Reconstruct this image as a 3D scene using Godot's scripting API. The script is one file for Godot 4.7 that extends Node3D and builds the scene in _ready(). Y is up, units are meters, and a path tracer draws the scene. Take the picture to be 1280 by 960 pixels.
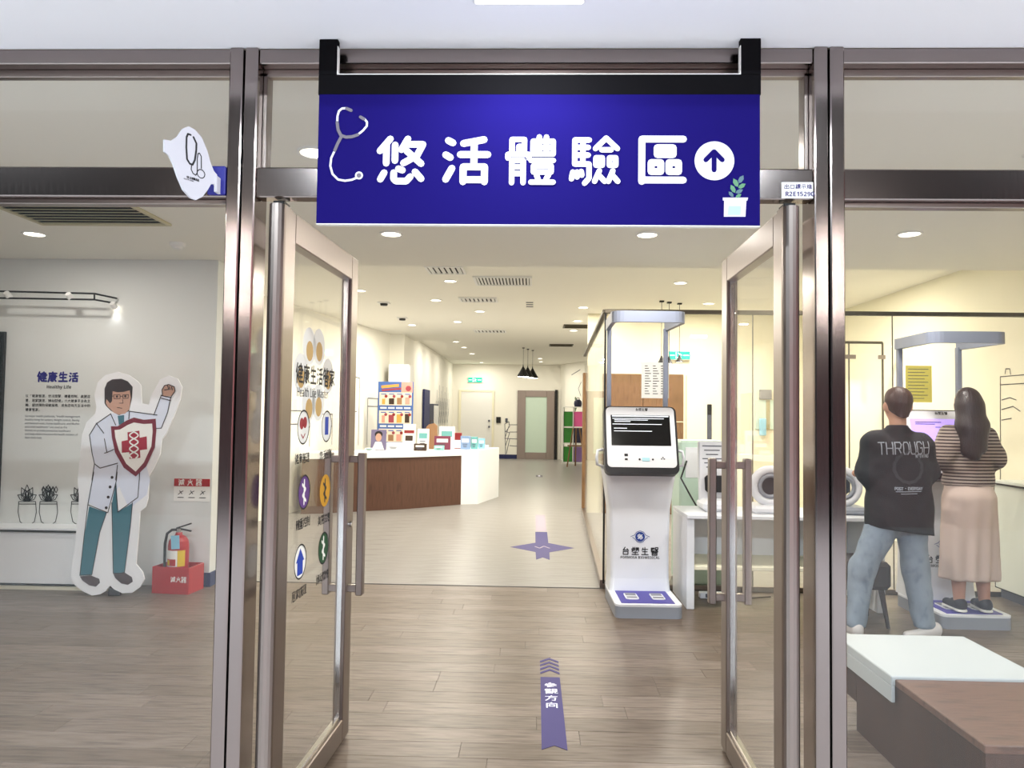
extends Node3D
# ---------------------------------------------------------------- helpers
var M := {}
var used := {}
var mesh_store := {}
var cam_basis: Basis
var cam_at: Vector3
const FOCAL := 930.0

# a pixel of the 1280 x 960 photograph is a direction; it becomes a point on a known plane
func ray(x: float, y: float) -> Vector3:
	return cam_basis * Vector3((x - 640.0) / FOCAL, (480.0 - y) / FOCAL, -1.0)
func pz(x: float, y: float, z: float) -> Vector3:
	var d := ray(x, y)
	return cam_at + d * ((z - cam_at.z) / d.z)
func py(x: float, y: float, h: float) -> Vector3:
	var d := ray(x, y)
	return cam_at + d * ((h - cam_at.y) / d.y)
func px(x: float, y: float, at: float) -> Vector3:
	var d := ray(x, y)
	return cam_at + d * ((at - cam_at.x) / d.x)

func mat(key: String, c: Color, rough := 0.7, metal := 0.0) -> StandardMaterial3D:
	var m := StandardMaterial3D.new()
	m.resource_name = key
	m.albedo_color = c
	m.roughness = rough
	m.metallic = metal
	M[key] = m
	return m
func glow(key: String, c: Color, e: float) -> StandardMaterial3D:
	var m := mat(key, c, 0.6)
	m.emission_enabled = true
	m.emission = c
	m.emission_energy_multiplier = e
	return m
func noise_tex(freq: float, cols: Array, seed_: int, w := 512, h := 512, oct := 4) -> NoiseTexture2D:
	var n := FastNoiseLite.new()
	n.seed = seed_
	n.frequency = freq
	n.noise_type = FastNoiseLite.TYPE_SIMPLEX_SMOOTH
	n.fractal_octaves = oct
	var g := Gradient.new()
	var offs := PackedFloat32Array()
	var cs := PackedColorArray()
	for i in cols.size():
		offs.append(float(i) / (cols.size() - 1))
		cs.append(cols[i])
	g.offsets = offs
	g.colors = cs
	var t := NoiseTexture2D.new()
	t.width = w
	t.height = h
	t.seamless = true
	t.noise = n
	t.color_ramp = g
	return t
func grain(key: String, tint: Color, cols: Array, scale: Vector3, offset: Vector3, rough: float, seed_: int) -> StandardMaterial3D:
	var m := mat(key, tint, rough)
	m.albedo_texture = noise_tex(0.012, cols, seed_)
	m.uv1_triplanar = true
	m.uv1_world_triplanar = true
	m.uv1_scale = scale
	m.uv1_offset = offset
	return m

func numbered(n: String) -> String:
	if not used.has(n):
		used[n] = 0
		return n
	used[n] += 1
	return "%s_%03d" % [n, used[n]]
func tag(o: Node3D, label: String, category: String, group := "", kind := "") -> Node3D:
	if label: o.set_meta("label", label)
	if category: o.set_meta("category", category)
	if group: o.set_meta("group", group)
	if kind: o.set_meta("kind", kind)
	return o
func thing(called: String, label: String, category: String, at := Vector3.ZERO, turn := 0.0, group := "", kind := "") -> Node3D:
	var o := Node3D.new()
	o.name = numbered(called)
	add_child(o)
	o.position = at
	o.rotation.y = turn
	return tag(o, label, category, group, kind)
func part(mesh: Mesh, called: String, m: Material, parent: Node3D, at := Vector3.ZERO, basis_ := Basis.IDENTITY) -> MeshInstance3D:
	var o := MeshInstance3D.new()
	o.mesh = mesh
	o.material_override = m
	if parent == self:
		o.name = numbered(called)
	else:
		o.name = called
	parent.add_child(o, true)
	o.transform = Transform3D(basis_, at)
	return o
func structure(called: String, mesh: Mesh, m: Material, at := Vector3.ZERO, label := "", category := "") -> MeshInstance3D:
	var o := part(mesh, called, m, self, at)
	tag(o, label, category, "", "structure")
	return o

# ---------------------------------------------------------------- mesh building
class Shape:
	var v := PackedVector3Array()
	var n := PackedVector3Array()
	var uv := PackedVector2Array()
	func tri(a: Vector3, b: Vector3, c: Vector3, out: Vector3) -> void:
		var k := (c - a).cross(b - a)
		if k.length_squared() < 1e-16: return
		if k.dot(out) < 0.0:
			var t := b; b = c; c = t; k = -k
		k = k.normalized()
		v.append_array(PackedVector3Array([a, b, c]))
		n.append_array(PackedVector3Array([k, k, k]))
		uv.append_array(PackedVector2Array([Vector2(a.x, a.y), Vector2(b.x, b.y), Vector2(c.x, c.y)]))
	func quad(a: Vector3, b: Vector3, c: Vector3, d: Vector3, out: Vector3) -> void:
		tri(a, b, c, out)
		tri(a, c, d, out)
	func stri(a: Vector3, b: Vector3, c: Vector3, na: Vector3, nb: Vector3, nc: Vector3) -> void:
		var k := (c - a).cross(b - a)
		if k.length_squared() < 1e-18: return
		if k.dot(na + nb + nc) < 0.0:
			v.append_array(PackedVector3Array([a, c, b]))
			n.append_array(PackedVector3Array([na, nc, nb]))
		else:
			v.append_array(PackedVector3Array([a, b, c]))
			n.append_array(PackedVector3Array([na, nb, nc]))
		uv.append_array(PackedVector2Array([Vector2.ZERO, Vector2.ZERO, Vector2.ZERO]))
	func box(c: Vector3, s: Vector3, b := 0.0, basis_ := Basis.IDENTITY) -> void:
		var h := s * 0.5
		b = minf(b, minf(h.x, minf(h.y, h.z)) * 0.9)
		var P := func(sx: int, sy: int, sz: int, ax: int) -> Vector3:
			var sg := Vector3(sx, sy, sz)
			var p := Vector3.ZERO
			for i in 3:
				p[i] = sg[i] * (h[i] if i == ax else h[i] - b)
			return c + basis_ * p
		for ax in 3:
			var u := (ax + 1) % 3
			var w := (ax + 2) % 3
			for s1 in [-1, 1]:
				var q := []
				for k in [[-1, -1], [1, -1], [1, 1], [-1, 1]]:
					var sg := [0, 0, 0]
					sg[ax] = s1; sg[u] = k[0]; sg[w] = k[1]
					q.append(P.call(sg[0], sg[1], sg[2], ax))
				var o := Vector3.ZERO
				o[ax] = s1
				quad(q[0], q[1], q[2], q[3], basis_ * o)
				if b > 0.0:
					for s2 in [-1, 1]:
						var e1 := [0, 0, 0]
						var e2 := [0, 0, 0]
						e1[u] = s1; e1[w] = s2; e1[ax] = -1
						e2[u] = s1; e2[w] = s2; e2[ax] = 1
						var oo := Vector3.ZERO
						oo[u] = s1; oo[w] = s2
						quad(P.call(e1[0], e1[1], e1[2], u), P.call(e2[0], e2[1], e2[2], u), P.call(e2[0], e2[1], e2[2], w), P.call(e1[0], e1[1], e1[2], w), basis_ * oo)
		if b > 0.0:
			for sx in [-1, 1]:
				for sy in [-1, 1]:
					for sz in [-1, 1]:
						tri(P.call(sx, sy, sz, 0), P.call(sx, sy, sz, 1), P.call(sx, sy, sz, 2), basis_ * Vector3(sx, sy, sz))
	# polygon in xy, extruded from z0 to z1, placed by t
	func prism(poly: PackedVector2Array, z0: float, z1: float, t := Transform3D.IDENTITY) -> void:
		var idx := Geometry2D.triangulate_polygon(poly)
		var fz := t.basis * Vector3(0, 0, 1)
		for i in range(0, idx.size(), 3):
			var a := poly[idx[i]]
			var b := poly[idx[i + 1]]
			var c := poly[idx[i + 2]]
			tri(t * Vector3(a.x, a.y, z1), t * Vector3(b.x, b.y, z1), t * Vector3(c.x, c.y, z1), fz)
			if z1 != z0:
				tri(t * Vector3(a.x, a.y, z0), t * Vector3(b.x, b.y, z0), t * Vector3(c.x, c.y, z0), -fz)
		if z1 == z0: return
		var ccw := not Geometry2D.is_polygon_clockwise(poly)
		for i in poly.size():
			var a := poly[i]
			var b := poly[(i + 1) % poly.size()]
			var e := (b - a)
			var o := Vector3(e.y, -e.x, 0) * (1.0 if ccw else -1.0)
			quad(t * Vector3(a.x, a.y, z0), t * Vector3(b.x, b.y, z0), t * Vector3(b.x, b.y, z1), t * Vector3(a.x, a.y, z1), t.basis * o)
	func tube(pts: Array, r: float, sides := 8, closed := false, r2 := -1.0) -> void:
		var rings := []
		var nn := []
		var up := Vector3(0.31, 0.87, 0.38).normalized()
		for i in pts.size():
			var d: Vector3
			if closed:
				d = (pts[(i + 1) % pts.size()] - pts[(i - 1 + pts.size()) % pts.size()]).normalized()
			else:
				d = (pts[mini(i + 1, pts.size() - 1)] - pts[maxi(i - 1, 0)]).normalized()
			var s := d.cross(up)
			if s.length() < 0.05: s = d.cross(Vector3.RIGHT)
			s = s.normalized()
			var t := s.cross(d).normalized()
			up = t
			var rr := r if r2 < 0.0 else lerpf(r, r2, float(i) / maxf(1.0, pts.size() - 1))
			var ring := []
			var nr := []
			for k in sides:
				var a := TAU * k / sides
				var o := s * cos(a) + t * sin(a)
				ring.append(pts[i] + o * rr)
				nr.append(o)
			rings.append(ring)
			nn.append(nr)
		var m := rings.size() if closed else rings.size() - 1
		for i in m:
			var j := (i + 1) % rings.size()
			for k in sides:
				var l := (k + 1) % sides
				stri(rings[i][k], rings[j][k], rings[j][l], nn[i][k], nn[j][k], nn[j][l])
				stri(rings[i][k], rings[j][l], rings[i][l], nn[i][k], nn[j][l], nn[i][l])
		if not closed:
			for e in [0, rings.size() - 1]:
				var o: Vector3 = (pts[0] - pts[1]) if e == 0 else (pts[e] - pts[e - 1])
				for k in range(1, sides - 1):
					tri(rings[e][0], rings[e][k], rings[e][k + 1], o)
	# profile of (radius, height) turned about y
	func lathe(profile: Array, at := Vector3.ZERO, segs := 24, basis_ := Basis.IDENTITY) -> void:
		for i in profile.size() - 1:
			var a: Vector2 = profile[i]
			var b: Vector2 = profile[i + 1]
			var e := b - a
			var nr := Vector2(e.y, -e.x).normalized()
			for k in segs:
				var t0 := TAU * k / segs
				var t1 := TAU * (k + 1) / segs
				var c0 := Vector3(cos(t0), 0, sin(t0))
				var c1 := Vector3(cos(t1), 0, sin(t1))
				var n0 := basis_ * (c0 * nr.x + Vector3.UP * nr.y)
				var n1 := basis_ * (c1 * nr.x + Vector3.UP * nr.y)
				var p0 := at + basis_ * (c0 * a.x + Vector3.UP * a.y)
				var p1 := at + basis_ * (c1 * a.x + Vector3.UP * a.y)
				var q0 := at + basis_ * (c0 * b.x + Vector3.UP * b.y)
				var q1 := at + basis_ * (c1 * b.x + Vector3.UP * b.y)
				stri(p0, q0, q1, n0, n0, n1)
				stri(p0, q1, p1, n0, n1, n1)
	# flat pen strokes in xy facing +z; y of the strokes runs down
	func pen(lines: Array, w: float, t: Transform3D) -> void:
		var r := w * 0.5
		var z := t.basis * Vector3(0, 0, 1)
		var lift := 0.0   # each piece of a stroke lies a hair above the one before, so that none are coplanar
		for l in lines:
			var p := []
			for i in range(0, l.size(), 2):
				p.append(Vector2(l[i], -l[i + 1]))
			for i in p.size():
				lift += 0.00003
				for k in range(1, 7):
					var a0 := TAU * k / 8.0
					var a1 := TAU * (k + 1) / 8.0
					var c: Vector2 = p[i]
					var x0 := c + Vector2(r, 0)
					var x1 := c + Vector2(cos(a0), sin(a0)) * r
					var x2 := c + Vector2(cos(a1), sin(a1)) * r
					tri(t * Vector3(x0.x, x0.y, lift), t * Vector3(x1.x, x1.y, lift), t * Vector3(x2.x, x2.y, lift), z)
				if i + 1 < p.size():
					var a: Vector2 = p[i]
					var b: Vector2 = p[i + 1]
					var o := (b - a).orthogonal().normalized() * r
					lift += 0.00003
					quad(t * Vector3(a.x + o.x, a.y + o.y, lift), t * Vector3(b.x + o.x, b.y + o.y, lift), t * Vector3(b.x - o.x, b.y - o.y, lift), t * Vector3(a.x - o.x, a.y - o.y, lift), z)
	func done() -> ArrayMesh:
		var a := []
		a.resize(Mesh.ARRAY_MAX)
		a[Mesh.ARRAY_VERTEX] = v
		a[Mesh.ARRAY_NORMAL] = n
		a[Mesh.ARRAY_TEX_UV] = uv
		var m := ArrayMesh.new()
		m.add_surface_from_arrays(Mesh.PRIMITIVE_TRIANGLES, a)
		return m

func cbox(s: Vector3, b := 0.004) -> ArrayMesh:
	var key := "%s %s" % [s, b]
	if not mesh_store.has(key):
		var k := Shape.new()
		k.box(Vector3.ZERO, s, b)
		mesh_store[key] = k.done()
	return mesh_store[key]
# a box between two corners
func span(a: Vector3, b: Vector3, b_ := 0.0) -> ArrayMesh:
	var s := Shape.new()
	s.box((a + b) * 0.5, (b - a).abs(), b_)
	return s.done()
func slab(called: String, m: Material, parent: Node3D, a: Vector3, b: Vector3, bev := 0.003) -> MeshInstance3D:
	return part(cbox((b - a).abs(), bev), called, m, parent, (a + b) * 0.5)
func tube(pts: Array, r: float, sides := 8, closed := false, r2 := -1.0) -> ArrayMesh:
	var s := Shape.new()
	s.tube(pts, r, sides, closed, r2)
	return s.done()
func lathe(profile: Array, segs := 24, basis_ := Basis.IDENTITY) -> ArrayMesh:
	var s := Shape.new()
	s.lathe(profile, Vector3.ZERO, segs, basis_)
	return s.done()
func prism(poly: PackedVector2Array, z0: float, z1: float, t := Transform3D.IDENTITY) -> ArrayMesh:
	var s := Shape.new()
	s.prism(poly, z0, z1, t)
	return s.done()
func v2(a: Array) -> PackedVector2Array:
	var p := PackedVector2Array()
	for i in range(0, a.size(), 2):
		p.append(Vector2(a[i], a[i + 1]))
	return p
func disc(r: float, segs := 24, ry := -1.0) -> PackedVector2Array:
	var p := PackedVector2Array()
	for k in segs:
		p.append(Vector2(cos(TAU * k / segs) * r, sin(TAU * k / segs) * (r if ry < 0.0 else ry)))
	return p
func rounded(w: float, h: float, r: float, seg := 5) -> PackedVector2Array:
	var p := PackedVector2Array()
	for q in 4:
		var c := Vector2((w * 0.5 - r) * (1 if q == 0 or q == 3 else -1), (h * 0.5 - r) * (1 if q < 2 else -1))
		for k in seg + 1:
			var a := PI * 0.5 * (q + float(k) / seg)
			p.append(c + Vector2(cos(a), sin(a)) * r)
	return p
func ring(r0: float, r1: float, segs := 28, ky := 1.0) -> Array:
	var l := []
	var m := (r0 + r1) * 0.5
	for k in segs + 1:
		l.append_array([cos(TAU * k / segs) * m, sin(TAU * k / segs) * m * ky])
	return [l]
# a strip along a path in plan (x, z), standing from y0 to y1
func band(path: Array, y0: float, y1: float, thick: float) -> ArrayMesh:
	var l := PackedVector2Array()
	var r := PackedVector2Array()
	for i in path.size():
		var d: Vector2 = (path[mini(i + 1, path.size() - 1)] - path[maxi(i - 1, 0)]).normalized()
		var o := d.orthogonal() * thick * 0.5
		l.append(path[i] + o)
		r.append(path[i] - o)
	r.reverse()
	l.append_array(r)
	var t := Transform3D(Basis(Vector3(1, 0, 0), Vector3(0, 0, 1), Vector3(0, 1, 0)), Vector3.ZERO)
	return prism(l, y0, y1, t)
func arc(c: Vector2, r: float, a0: float, a1: float, n := 6) -> Array:
	var p := []
	for k in n + 1:
		var a := deg_to_rad(lerpf(a0, a1, float(k) / n))
		p.append(c + Vector2(cos(a), sin(a)) * r)
	return p

# ---------------------------------------------------------------- writing
var G := {}
func glyphs() -> void:
	var man := [[11, 0, 2, 7], [8, 5, 8, 16]]
	var wat := [[3, 1, 9, 3], [1, 6, 8, 8], [10, 10, 3, 16]]
	var tree := [[1, 5, 15, 5], [8, 0, 8, 16], [8, 6, 1, 14], [8, 6, 15, 14]]
	var king := [[2, 1, 14, 1], [3, 8, 13, 8], [8, 1, 8, 15], [1, 15, 15, 13]]
	var hand := [[2, 4, 14, 4], [9, 0, 9, 15, 5, 14], [2, 11, 14, 8]]
	var bamboo := [[4, 0, 1, 5], [3, 2, 7, 2], [5, 3, 6, 5], [11, 0, 9, 5], [10, 2, 15, 2], [12, 3, 13, 5]]
	var speech := [[8, 0, 8, 2], [1, 3, 15, 3], [3, 6, 13, 6], [3, 9, 13, 9], [3, 12, 13, 12, 13, 16, 3, 16, 3, 12]]
	var woman := [[6, 0, 3, 8, 13, 15], [12, 4, 9, 10, 2, 16], [1, 5, 15, 5]]
	G["悠"] = [[4.3, 1, 1, 5], [3.1, 3, 3.1, 9.1], [5.9, 3, 5.9, 8.2], [10, 1, 8, 4.6], [10, 2.8, 14.9, 2.8, 13, 6.6, 8.7, 9], [9.7, 5, 14.4, 9.2], [2.5, 12.2, 1.3, 14.4], [5.6, 12.2, 5.6, 14.2, 6.4, 15, 9.7, 15, 11, 13.5], [7.1, 10.9, 8.4, 11.4], [12.5, 11.9, 14.5, 14.2]]
	G["活"] = [[2, 1.5, 3.5, 2.3], [1.2, 6.3, 2.7, 7.2], [3.3, 10.8, 1.3, 14.5], [7, 2.5, 13.7, 1.2], [6, 6.2, 15, 6.2], [10.5, 2.2, 10.5, 10.3], [7, 15.3, 7, 10.3, 14, 10.3, 14, 15.3], [7, 14.6, 14, 14.6]]
	G["體"] = [[2, 6, 2, 1.3, 6, 1.3, 6, 6], [4.2, 5.5, 4.2, 3.6, 6, 3.6], [0.7, 7.4, 0.7, 6.2, 7.5, 6.2, 7.5, 7.4], [2, 15.5, 2, 8.2, 5.7, 8.2, 5.7, 15.5], [2, 10.3, 5.7, 10.3], [2, 12.5, 5.7, 12.5], [8.8, 1.9, 15.3, 1.9, 15.3, 6.1, 8.8, 6.1, 8.8, 1.9], [10.8, 0.5, 10.8, 6.1], [13.1, 0.5, 13.1, 6.1], [8.8, 4, 15.3, 4], [8.2, 8.2, 15.4, 8.2], [9, 10, 14.7, 10, 14.7, 12, 9, 12, 9, 10], [10, 13, 10.5, 14.2], [13.9, 13, 13.1, 14.2], [8.2, 15.3, 15.4, 15.3]]
	G["驗"] = [[1.6, 1.6, 1.6, 9.4], [1.6, 1.6, 6.2, 1.6], [1.6, 4, 5.9, 4], [1.6, 6.5, 5.9, 6.5], [4.2, 1.6, 4.2, 9.4], [1.6, 9.4, 6.2, 9.4, 6.2, 14, 4.8, 15.6], [1, 12, 0.6, 14.2], [2.4, 12, 2.4, 13.6], [3.7, 11.8, 3.9, 13], [8.2, 4.4, 11.6, 1, 15.2, 4.4], [10.2, 4.8, 13.2, 4.8], [8.4, 7.4, 10.4, 7.4, 10.4, 9.8, 8.4, 9.8, 8.4, 7.4], [12.7, 7.4, 14.7, 7.4, 14.7, 9.8, 12.7, 9.8, 12.7, 7.4], [9.5, 11.6, 8, 15], [9.7, 13.4, 11.2, 15], [13.8, 11.6, 12.4, 15], [14, 13.4, 15.4, 15]]
	G["區"] = [[15, 1.2, 1.2, 1.2, 1.2, 15.4], [1.2, 14.9, 15, 14.9], [6.3, 4.1, 11.6, 4.1, 11.6, 6.4, 6.3, 6.4, 6.3, 4.1], [4.3, 9.1, 7.5, 9.1, 7.5, 12.1, 4.3, 12.1, 4.3, 9.1], [10.2, 9.1, 13.4, 9.1, 13.4, 12.1, 10.2, 12.1, 10.2, 9.1]]
	G["健"] = fit(man, 0, 5) + [[8, 2, 14, 2, 14, 8, 8, 8], [7, 5, 16, 5], [8, 11, 15, 11], [11, 0, 11, 13], [5, 3, 7, 3, 5, 8, 7, 12], [4, 10, 8, 15, 16, 15]]
	G["康"] = [[8, 0, 8, 2], [2, 2, 15, 2], [3, 2, 3, 9, 1, 16], [6, 5, 13, 5, 13, 9, 6, 9], [4, 7, 15, 7], [9, 3, 9, 15, 7, 15], [8, 10, 5, 14], [9, 10, 14, 15], [5, 11, 7, 12], [13, 10, 11, 12]]
	G["生"] = [[4, 1, 2, 6], [3, 4, 14, 4], [8, 0, 8, 15], [3, 9, 13, 9], [1, 15, 15, 15]]
	G["管"] = bamboo + [[8, 5, 8, 7], [1, 10, 1, 7, 15, 7, 15, 10], [5, 9, 12, 9, 12, 12, 5, 12], [5, 9, 5, 16, 13, 16, 13, 13]]
	G["家"] = [[8, 0, 8, 2], [1, 5, 1, 2, 15, 2, 15, 5], [4, 5, 12, 5], [9, 5, 2, 10], [6, 7, 10, 10, 9, 15, 7, 15], [8, 9, 2, 13], [9, 11, 1, 16], [9, 9, 15, 14], [14, 7, 10, 9]]
	G["台"] = [[7, 0, 3, 6, 13, 6], [11, 3, 14, 7], [3, 9, 13, 9, 13, 15, 3, 15, 3, 9]]
	G["塑"] = [[3, 0, 4, 2], [7, 0, 6, 2], [1, 3, 8, 3], [4, 2, 4, 6, 1, 9], [1, 4, 1, 6, 7, 6, 7, 4], [10, 8, 10, 1, 15, 1, 15, 8], [10, 3, 15, 3], [10, 5, 15, 5], [3, 11, 13, 11], [8, 9, 8, 15], [1, 15, 15, 15]]
	G["醫"] = [[8, 1, 1, 1, 1, 7, 8, 7], [4, 1, 2, 4], [2, 3, 7, 3], [4, 3, 2, 6], [10, 3, 10, 0, 15, 0, 15, 3], [9, 4, 15, 4, 10, 8], [10, 5, 15, 8], [1, 9, 15, 9], [3, 10, 13, 10, 13, 16, 3, 16, 3, 10], [6, 9, 6, 12], [10, 9, 10, 12], [3, 13, 13, 13]]
	G["滅"] = fit(wat, 0, 4) + [[5, 3, 15, 3], [5, 3, 5, 10, 3, 16], [7, 6, 10, 6], [7, 9, 10, 9], [8, 9, 7, 14], [8, 10, 10, 14], [11, 0, 12, 8, 15, 15], [15, 6, 9, 15], [13, 0, 15, 2]]
	G["火"] = [[8, 0, 8, 6, 1, 16], [8, 6, 15, 16], [3, 4, 4, 8], [13, 4, 11, 8]]
	G["器"] = [[1, 0, 6, 0, 6, 4, 1, 4, 1, 0], [10, 0, 15, 0, 15, 4, 10, 4, 10, 0], [1, 8, 15, 8], [8, 5, 8, 8, 1, 11], [8, 8, 15, 11], [11, 5, 12, 6], [1, 12, 6, 12, 6, 16, 1, 16, 1, 12], [10, 12, 15, 12, 15, 16, 10, 16, 10, 12]]
	G["參"] = [[8, 0, 5, 3, 11, 3], [3, 4, 1, 7, 6, 7], [13, 4, 10, 7, 15, 7], [8, 6, 1, 11], [8, 6, 15, 11], [9, 9, 4, 12], [10, 11, 4, 14], [12, 13, 4, 16]]
	G["觀"] = [[1, 1, 8, 1], [3, 0, 3, 2], [6, 0, 6, 2], [1, 3, 3, 3, 3, 5, 1, 5, 1, 3], [5, 3, 7, 3, 7, 5, 5, 5, 5, 3], [2, 6, 2, 16], [2, 8, 8, 8], [2, 10, 8, 10], [2, 13, 8, 13], [2, 15, 8, 15], [5, 6, 5, 15], [10, 1, 15, 1, 15, 10, 10, 10, 10, 1], [10, 4, 15, 4], [10, 7, 15, 7], [11, 10, 9, 16], [13, 10, 13, 15, 16, 15]]
	G["方"] = [[8, 0, 8, 3], [1, 3, 15, 3], [6, 3, 5, 10, 1, 16], [6, 7, 13, 7, 12, 16, 9, 15]]
	G["向"] = [[8, 0, 6, 3], [2, 16, 2, 3, 14, 3, 14, 16], [5, 7, 11, 7, 11, 12, 5, 12, 5, 7]]
	G["出"] = [[8, 0, 8, 15], [2, 2, 2, 7, 14, 7, 14, 2], [1, 9, 1, 15, 15, 15, 15, 9]]
	G["口"] = [[2, 3, 14, 3, 14, 14, 2, 14, 2, 3]]
	G["標"] = fit(tree, 0, 6) + [[7, 1, 15, 1], [7, 3, 15, 3, 15, 7, 7, 7, 7, 3], [10, 1, 10, 7], [12, 1, 12, 7], [8, 9, 14, 9], [7, 11, 15, 11], [11, 11, 11, 16], [8, 13, 7, 15], [14, 13, 15, 15]]
	G["示"] = [[3, 1, 13, 1], [1, 6, 15, 6], [8, 6, 8, 15], [4, 9, 2, 13], [12, 9, 14, 13]]
	G["燈"] = [[1, 5, 2, 8], [3, 0, 3, 8, 0, 16], [5, 4, 4, 7], [3, 8, 6, 13], [8, 1, 13, 3], [7, 4, 15, 4], [8, 7, 14, 7], [8, 9, 14, 9, 14, 12, 8, 12, 8, 9], [7, 15, 16, 15]]
	G["理"] = fit(king, 0, 6) + [[8, 1, 15, 1, 15, 8, 8, 8, 8, 1], [8, 5, 15, 5], [11, 1, 11, 15], [8, 11, 15, 11], [7, 15, 16, 15]]
	G["銀"] = [[3, 0, 0, 5], [3, 0, 6, 4], [1, 6, 6, 6], [1, 9, 6, 9], [3, 6, 3, 15], [0, 15, 7, 15], [9, 1, 15, 1, 15, 8, 9, 8, 9, 1], [9, 4, 15, 4], [9, 8, 9, 15, 12, 14], [11, 8, 16, 16]]
	G["髮"] = [[2, 0, 2, 6, 9, 6], [2, 0, 8, 0], [2, 2, 8, 2], [2, 4, 8, 4], [15, 0, 10, 3], [15, 3, 10, 5], [15, 5, 10, 7], [1, 9, 15, 9], [7, 7, 3, 16], [6, 11, 13, 11, 5, 16], [7, 12, 14, 16]]
	G["重"] = [[13, 0, 3, 1], [1, 4, 15, 4], [3, 6, 13, 6, 13, 11, 3, 11, 3, 6], [3, 8, 13, 8], [8, 1, 8, 15], [2, 13, 14, 13], [1, 16, 15, 16]]
	G["控"] = fit(hand, 0, 5) + [[11, 0, 11, 2], [6, 5, 6, 2, 16, 2, 16, 5], [9, 4, 6, 8], [12, 4, 13, 7, 16, 7], [7, 10, 15, 10], [11, 10, 11, 15], [6, 15, 16, 15]]
	G["制"] = [[3, 0, 1, 3], [2, 3, 9, 3], [0, 6, 10, 6], [5, 0, 5, 16], [1, 14, 1, 9, 9, 9, 9, 14], [12, 2, 12, 11], [15, 0, 15, 16, 12, 15]]
	G["美"] = [[5, 0, 6, 2], [11, 0, 10, 2], [2, 3, 14, 3], [3, 6, 13, 6], [8, 3, 8, 9], [1, 9, 15, 9], [1, 12, 15, 12], [8, 9, 7, 12, 1, 16], [8, 12, 15, 16]]
	G["麗"] = [[1, 1, 7, 1], [9, 1, 15, 1], [1, 6, 1, 3, 7, 3, 7, 6], [9, 6, 9, 3, 15, 3, 15, 6], [8, 6, 8, 8], [2, 8, 15, 8], [2, 8, 2, 13, 0, 16], [4, 10, 14, 10], [6, 8, 6, 12], [11, 8, 11, 12], [5, 12, 5, 16, 8, 15], [11, 12, 11, 16, 15, 15]]
	G["滋"] = fit(wat, 0, 4) + [[7, 0, 8, 2], [13, 0, 12, 2], [5, 3, 16, 3], [8, 5, 6, 9, 9, 9, 6, 15, 10, 14], [13, 5, 11, 9, 14, 9, 11, 15, 16, 14]]
	G["養"] = [[5, 0, 6, 2], [11, 0, 10, 2], [2, 2, 14, 2], [3, 4, 13, 4], [1, 6, 15, 6], [8, 2, 8, 8], [8, 6, 1, 11], [8, 6, 15, 11], [5, 9, 11, 9, 11, 13, 5, 13], [5, 9, 5, 16, 8, 15], [8, 13, 14, 16]]
	G["居"] = [[3, 1, 14, 1, 14, 5, 3, 5], [3, 1, 3, 9, 1, 16], [5, 8, 15, 8], [10, 6, 10, 11], [6, 11, 14, 11, 14, 16, 6, 16, 6, 11]]
	G["護"] = fit(speech, 0, 6) + [[7, 2, 16, 2], [9, 0, 9, 3], [13, 0, 13, 3], [9, 4, 8, 10], [8, 6, 15, 6], [8, 8, 15, 8], [8, 10, 15, 10], [12, 4, 12, 10], [8, 12, 14, 12, 7, 16], [9, 12, 16, 16]]
	G["婦"] = fit(woman, 0, 6) + [[8, 1, 14, 1, 14, 6, 8, 6], [7, 4, 15, 4], [7, 10, 7, 8, 16, 8, 16, 10], [8, 15, 8, 11, 15, 11, 15, 14], [11, 8, 11, 16]]
	G["幼"] = [[5, 0, 2, 6, 6, 6, 1, 13, 7, 12], [6, 9, 8, 14], [9, 5, 15, 5, 14, 15, 11, 14], [11, 0, 11, 8, 8, 16]]
	G["關"] = [[1, 16, 1, 1, 6, 1, 6, 5, 1, 5], [15, 16, 15, 1, 10, 1, 10, 5, 15, 5], [1, 3, 6, 3], [10, 3, 15, 3], [5, 7, 4, 9, 6, 11], [11, 7, 10, 9, 12, 11], [6, 12, 6, 16], [10, 12, 10, 16], [4, 13, 12, 13]]
	G["懷"] = [[3, 0, 3, 16], [1, 4, 0, 8], [5, 4, 6, 7], [7, 2, 15, 2], [11, 0, 11, 4], [7, 4, 15, 4, 15, 7, 7, 7, 7, 4], [7, 9, 16, 9], [11, 7, 7, 13], [9, 11, 9, 16, 12, 15], [11, 10, 16, 16]]
	G["六"] = [[8, 0, 8, 3], [1, 5, 15, 5], [6, 8, 2, 15], [10, 8, 14, 15]]
	G["大"] = [[1, 5, 15, 5], [8, 0, 7, 7, 1, 16], [8, 6, 15, 16]]
	G["平"] = [[2, 1, 14, 1], [4, 3, 5, 6], [12, 3, 11, 6], [1, 9, 15, 9], [8, 1, 8, 16]]
	G["為"] = [[4, 0, 6, 2], [8, 0, 1, 9], [3, 4, 13, 4, 13, 7, 4, 7], [3, 10, 15, 10, 14, 16, 12, 15], [2, 12, 2, 15], [5, 12, 6, 14], [8, 12, 9, 14]]
	G["主"] = [[7, 0, 9, 2], [2, 4, 14, 4], [3, 9, 13, 9], [8, 4, 8, 15], [1, 15, 15, 15]]
	G["軸"] = [[1, 2, 7, 2], [1, 4, 7, 4, 7, 10, 1, 10, 1, 4], [1, 7, 7, 7], [0, 13, 8, 13], [4, 0, 4, 16], [9, 4, 15, 4, 15, 15, 9, 15, 9, 4], [9, 9, 15, 9], [12, 0, 12, 15]]
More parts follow.
